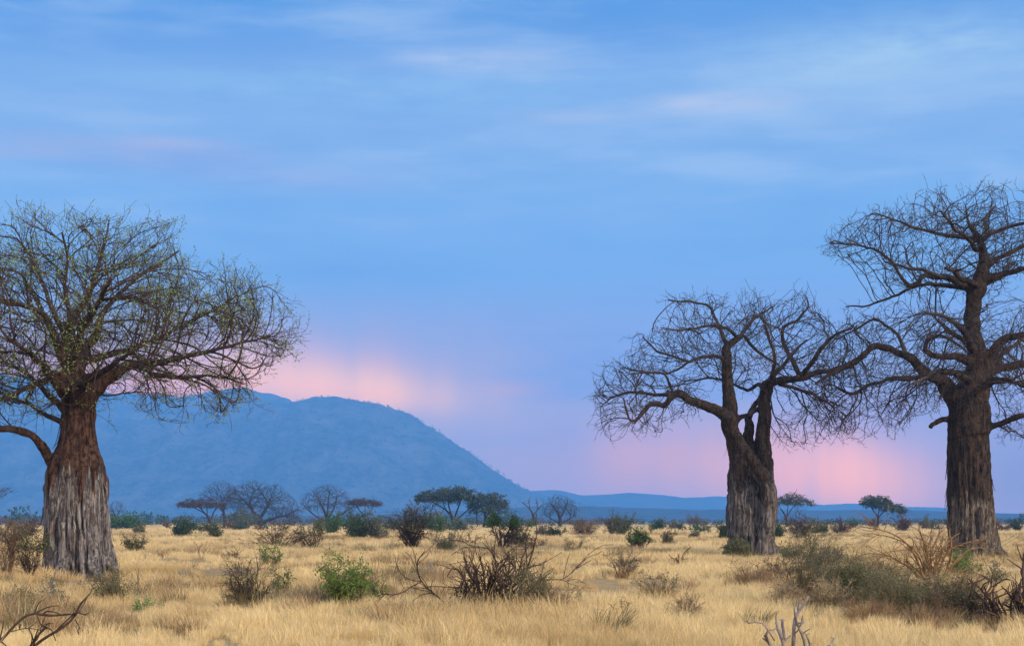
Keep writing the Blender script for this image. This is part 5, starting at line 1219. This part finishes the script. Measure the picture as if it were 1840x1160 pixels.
# ------------------------------------------------------------------ grass
def grass():
    rng = np.random.default_rng(21)
    near, far_, green = [], [], []
    def tuft(nm, n, rad, h0, h1, lean, width, wind, bend, mat):
        mb = MB(); blades(mb, rng, n, rad, h0, h1, lean, width, wind=wind, bend=bend)
        return bpy.data.objects.new(nm, mb.mesh(nm, M[mat], False))
    src = []
    for i in range(8): src.append(tuft('tuft', 95, .20, .22, .30 + .06 * (i % 4), .34 + .05 * (i % 3), .0085, (.28 * math.cos(i), .12 * math.sin(i) - .05), .75, 'grass'))
    for i in range(6): src.append(tuft('tuft', 85, .42, .20, .46, .45, .019, (.2 * math.cos(i * 2), .1), .7, 'grass'))
    for i in range(4): src.append(tuft('tuft', 60, 1.1, .22, .55, .40, .055, (0, 0), .6, 'grass'))
    for i in range(3): src.append(tuft('tuft', 110, .22, .06, .16, .40, .010, (0, 0), .5, 'grass_green'))
    for i in range(3): src.append(tuft('tuft', 12, .30, .45, .78, .2, .007, (.3 * math.cos(i * 2.1), 0), .7, 'grass'))          # tall seed stalks
    for m__ in ('blade_brown', 'blade_olive', 'blade_tan'):
        for i in range(2): src.append(tuft('tuft', 150, .26, .25, .60, .55, .012, (.3 * math.cos(i * 3), .1), .8, m__))
    col_ = bpy.data.collections.new('grass_sources')
    for i, o in enumerate(src):
        o.name = 'tuft_%02d' % i; col_.objects.link(o)
    pts, idx, scl = [], [], []
    def noise2(x, y, s, o): return mn.noise(Vector((x * s, y * s * .6, o)))
    def scatter(d0, d1, dens, lo, hi, sc, half=.37, green=False):
        area = half * (d1 * d1 - d0 * d0); n = int(area * dens)
        D = np.sqrt(rng.uniform(d0 * d0, d1 * d1, n)); X = rng.uniform(-half, half, n) * D
        for x, y in zip(X, D):
            px = CX + x / y * F; py = HY + F * H / y; bare = False
            for (bx, by, rx, ry) in BARE:
                e = ((px - bx) / rx) ** 2 + ((py - by) / ry) ** 2
                if e < 1.0 + .5 * noise2(x, y, .8, 5): bare = True
            if bare and rng.random() < .93: continue
            nn = noise2(x, y, .11, 1) + .5 * noise2(x, y, .5, 2)
            if rng.random() > (.90 if y < 42 else .72) + nn * (.9 if y < 42 else 1.5): continue
            k_ = rng.integers(lo, hi); q_ = noise2(x, y, .16, 11) + .6 * noise2(x, y, .7, 12)
            if 33 < y < 260 and q_ > .30 and rng.random() < .40: k_ = rng.integers(24, 30)
            elif y < 70 and rng.random() < .02: k_ = rng.integers(21, 24)
            elif 33 < y < 260 and rng.random() < .02: k_ = rng.integers(24, 30)
            pts.append((x, y, gh(x, y))); idx.append(k_); scl.append(sc * rng.uniform(.55, 1.35) * (1 + .8 * nn))
    scatter(20, 62, 10, 0, 8, 1.0, half=.50)
    scatter(62, 125, 4.6, 8, 14, .95, half=.44)
    scatter(125, 260, 1.3, 8, 14, 1.15)
    scatter(200, 760, .16, 14, 18, 1.0)
    # short green grass on the trodden patch and round the edges
    for (bx, by, rx, ry, n) in [(330, 1062, 90, 10, 900), (420, 1048, 120, 10, 500), (880, 970, 40, 5, 50)]:
        for k in range(n):
            py = by + rng.normal(0, .5) * ry; px = bx + rng.normal(0, .5) * rx; x, y, z = ground_at(px, py)
            pts.append((x, y, z)); idx.append(rng.integers(18, 21)); scl.append(rng.uniform(.7, 1.4))
    n = len(pts); me = bpy.data.meshes.new('dry_grass'); me.from_pydata(pts, [], [])
    a = me.attributes.new('idx', 'INT', 'POINT'); a.data.foreach_set('value', np.array(idx, np.int32))
    a = me.attributes.new('scl', 'FLOAT', 'POINT'); a.data.foreach_set('value', np.array(scl, np.float32))
    a = me.attributes.new('rot', 'FLOAT_VECTOR', 'POINT')
    r3 = np.stack([rng.normal(0, .10, n), rng.normal(0, .10, n), rng.uniform(-1.0, 1.0, n)], 1).astype(np.float32); a.data.foreach_set('vector', r3.ravel())
    o = bpy.data.objects.new('dry_grass', me); COL.objects.link(o)
    g = bpy.data.node_groups.new('scatter', 'GeometryNodeTree')
    g.interface.new_socket('Geometry', in_out='INPUT', socket_type='NodeSocketGeometry'); g.interface.new_socket('Geometry', in_out='OUTPUT', socket_type='NodeSocketGeometry')
    N = g.nodes.new; gi = N('NodeGroupInput'); go = N('NodeGroupOutput'); ip = N('GeometryNodeInstanceOnPoints'); ci = N('GeometryNodeCollectionInfo')
    ci.inputs['Collection'].default_value = col_; ci.inputs['Separate Children'].default_value = True; ci.inputs['Reset Children'].default_value = True
    def at_(nm, t):
        q = N('GeometryNodeInputNamedAttribute'); q.data_type = t; q.inputs['Name'].default_value = nm; return q.outputs['Attribute']
    L = g.links.new
    L(gi.outputs[0], ip.inputs['Points']); L(ci.outputs[0], ip.inputs['Instance']); ip.inputs['Pick Instance'].default_value = True
    L(at_('idx', 'INT'), ip.inputs['Instance Index'])
    e = N('FunctionNodeEulerToRotation'); L(at_('rot', 'FLOAT_VECTOR'), e.inputs[0]); L(e.outputs[0], ip.inputs['Rotation'])
    L(at_('scl', 'FLOAT'), ip.inputs['Scale']); L(ip.outputs[0], go.inputs[0])
    md = o.modifiers.new('scatter', 'NODES'); md.node_group = g
    tag(o, 'golden dry grass covering the whole plain', 'grass', kind='stuff')
    print('grass tufts', n)


grass()

# ------------------------------------------------------------------ the air
def haze():
    mb = MB(); x0, x1, y0, y1, z0, z1 = -6450, 6450, -290, 9450, -4, 960
    v = [(x, y, z) for z in (z0, z1) for y in (y0, y1) for x in (x0, x1)]
    mb.add(np.array(v, float), [[0, 2, 3, 1], [4, 5, 7, 6], [0, 1, 5, 4], [2, 6, 7, 3], [0, 4, 6, 2], [1, 3, 7, 5]])
    m_ = bpy.data.materials.new('haze'); m_.use_nodes = True; nt = NT(m_.node_tree)
    vol = nt.n('ShaderNodeVolumePrincipled'); vol.inputs['Color'].default_value = (0.155, 0.49, 0.98, 1)
    vol.inputs['Density'].default_value = HAZE; vol.inputs['Anisotropy'].default_value = 0.0
    out = nt.n('ShaderNodeOutputMaterial'); nt.t.links.new(vol.outputs[0], out.inputs['Volume'])
    o = mb.obj('haze', m_, smooth=False); o['kind'] = 'stuff'; o['label'] = 'blue dusk haze over the plain'; o['category'] = 'haze'


haze()
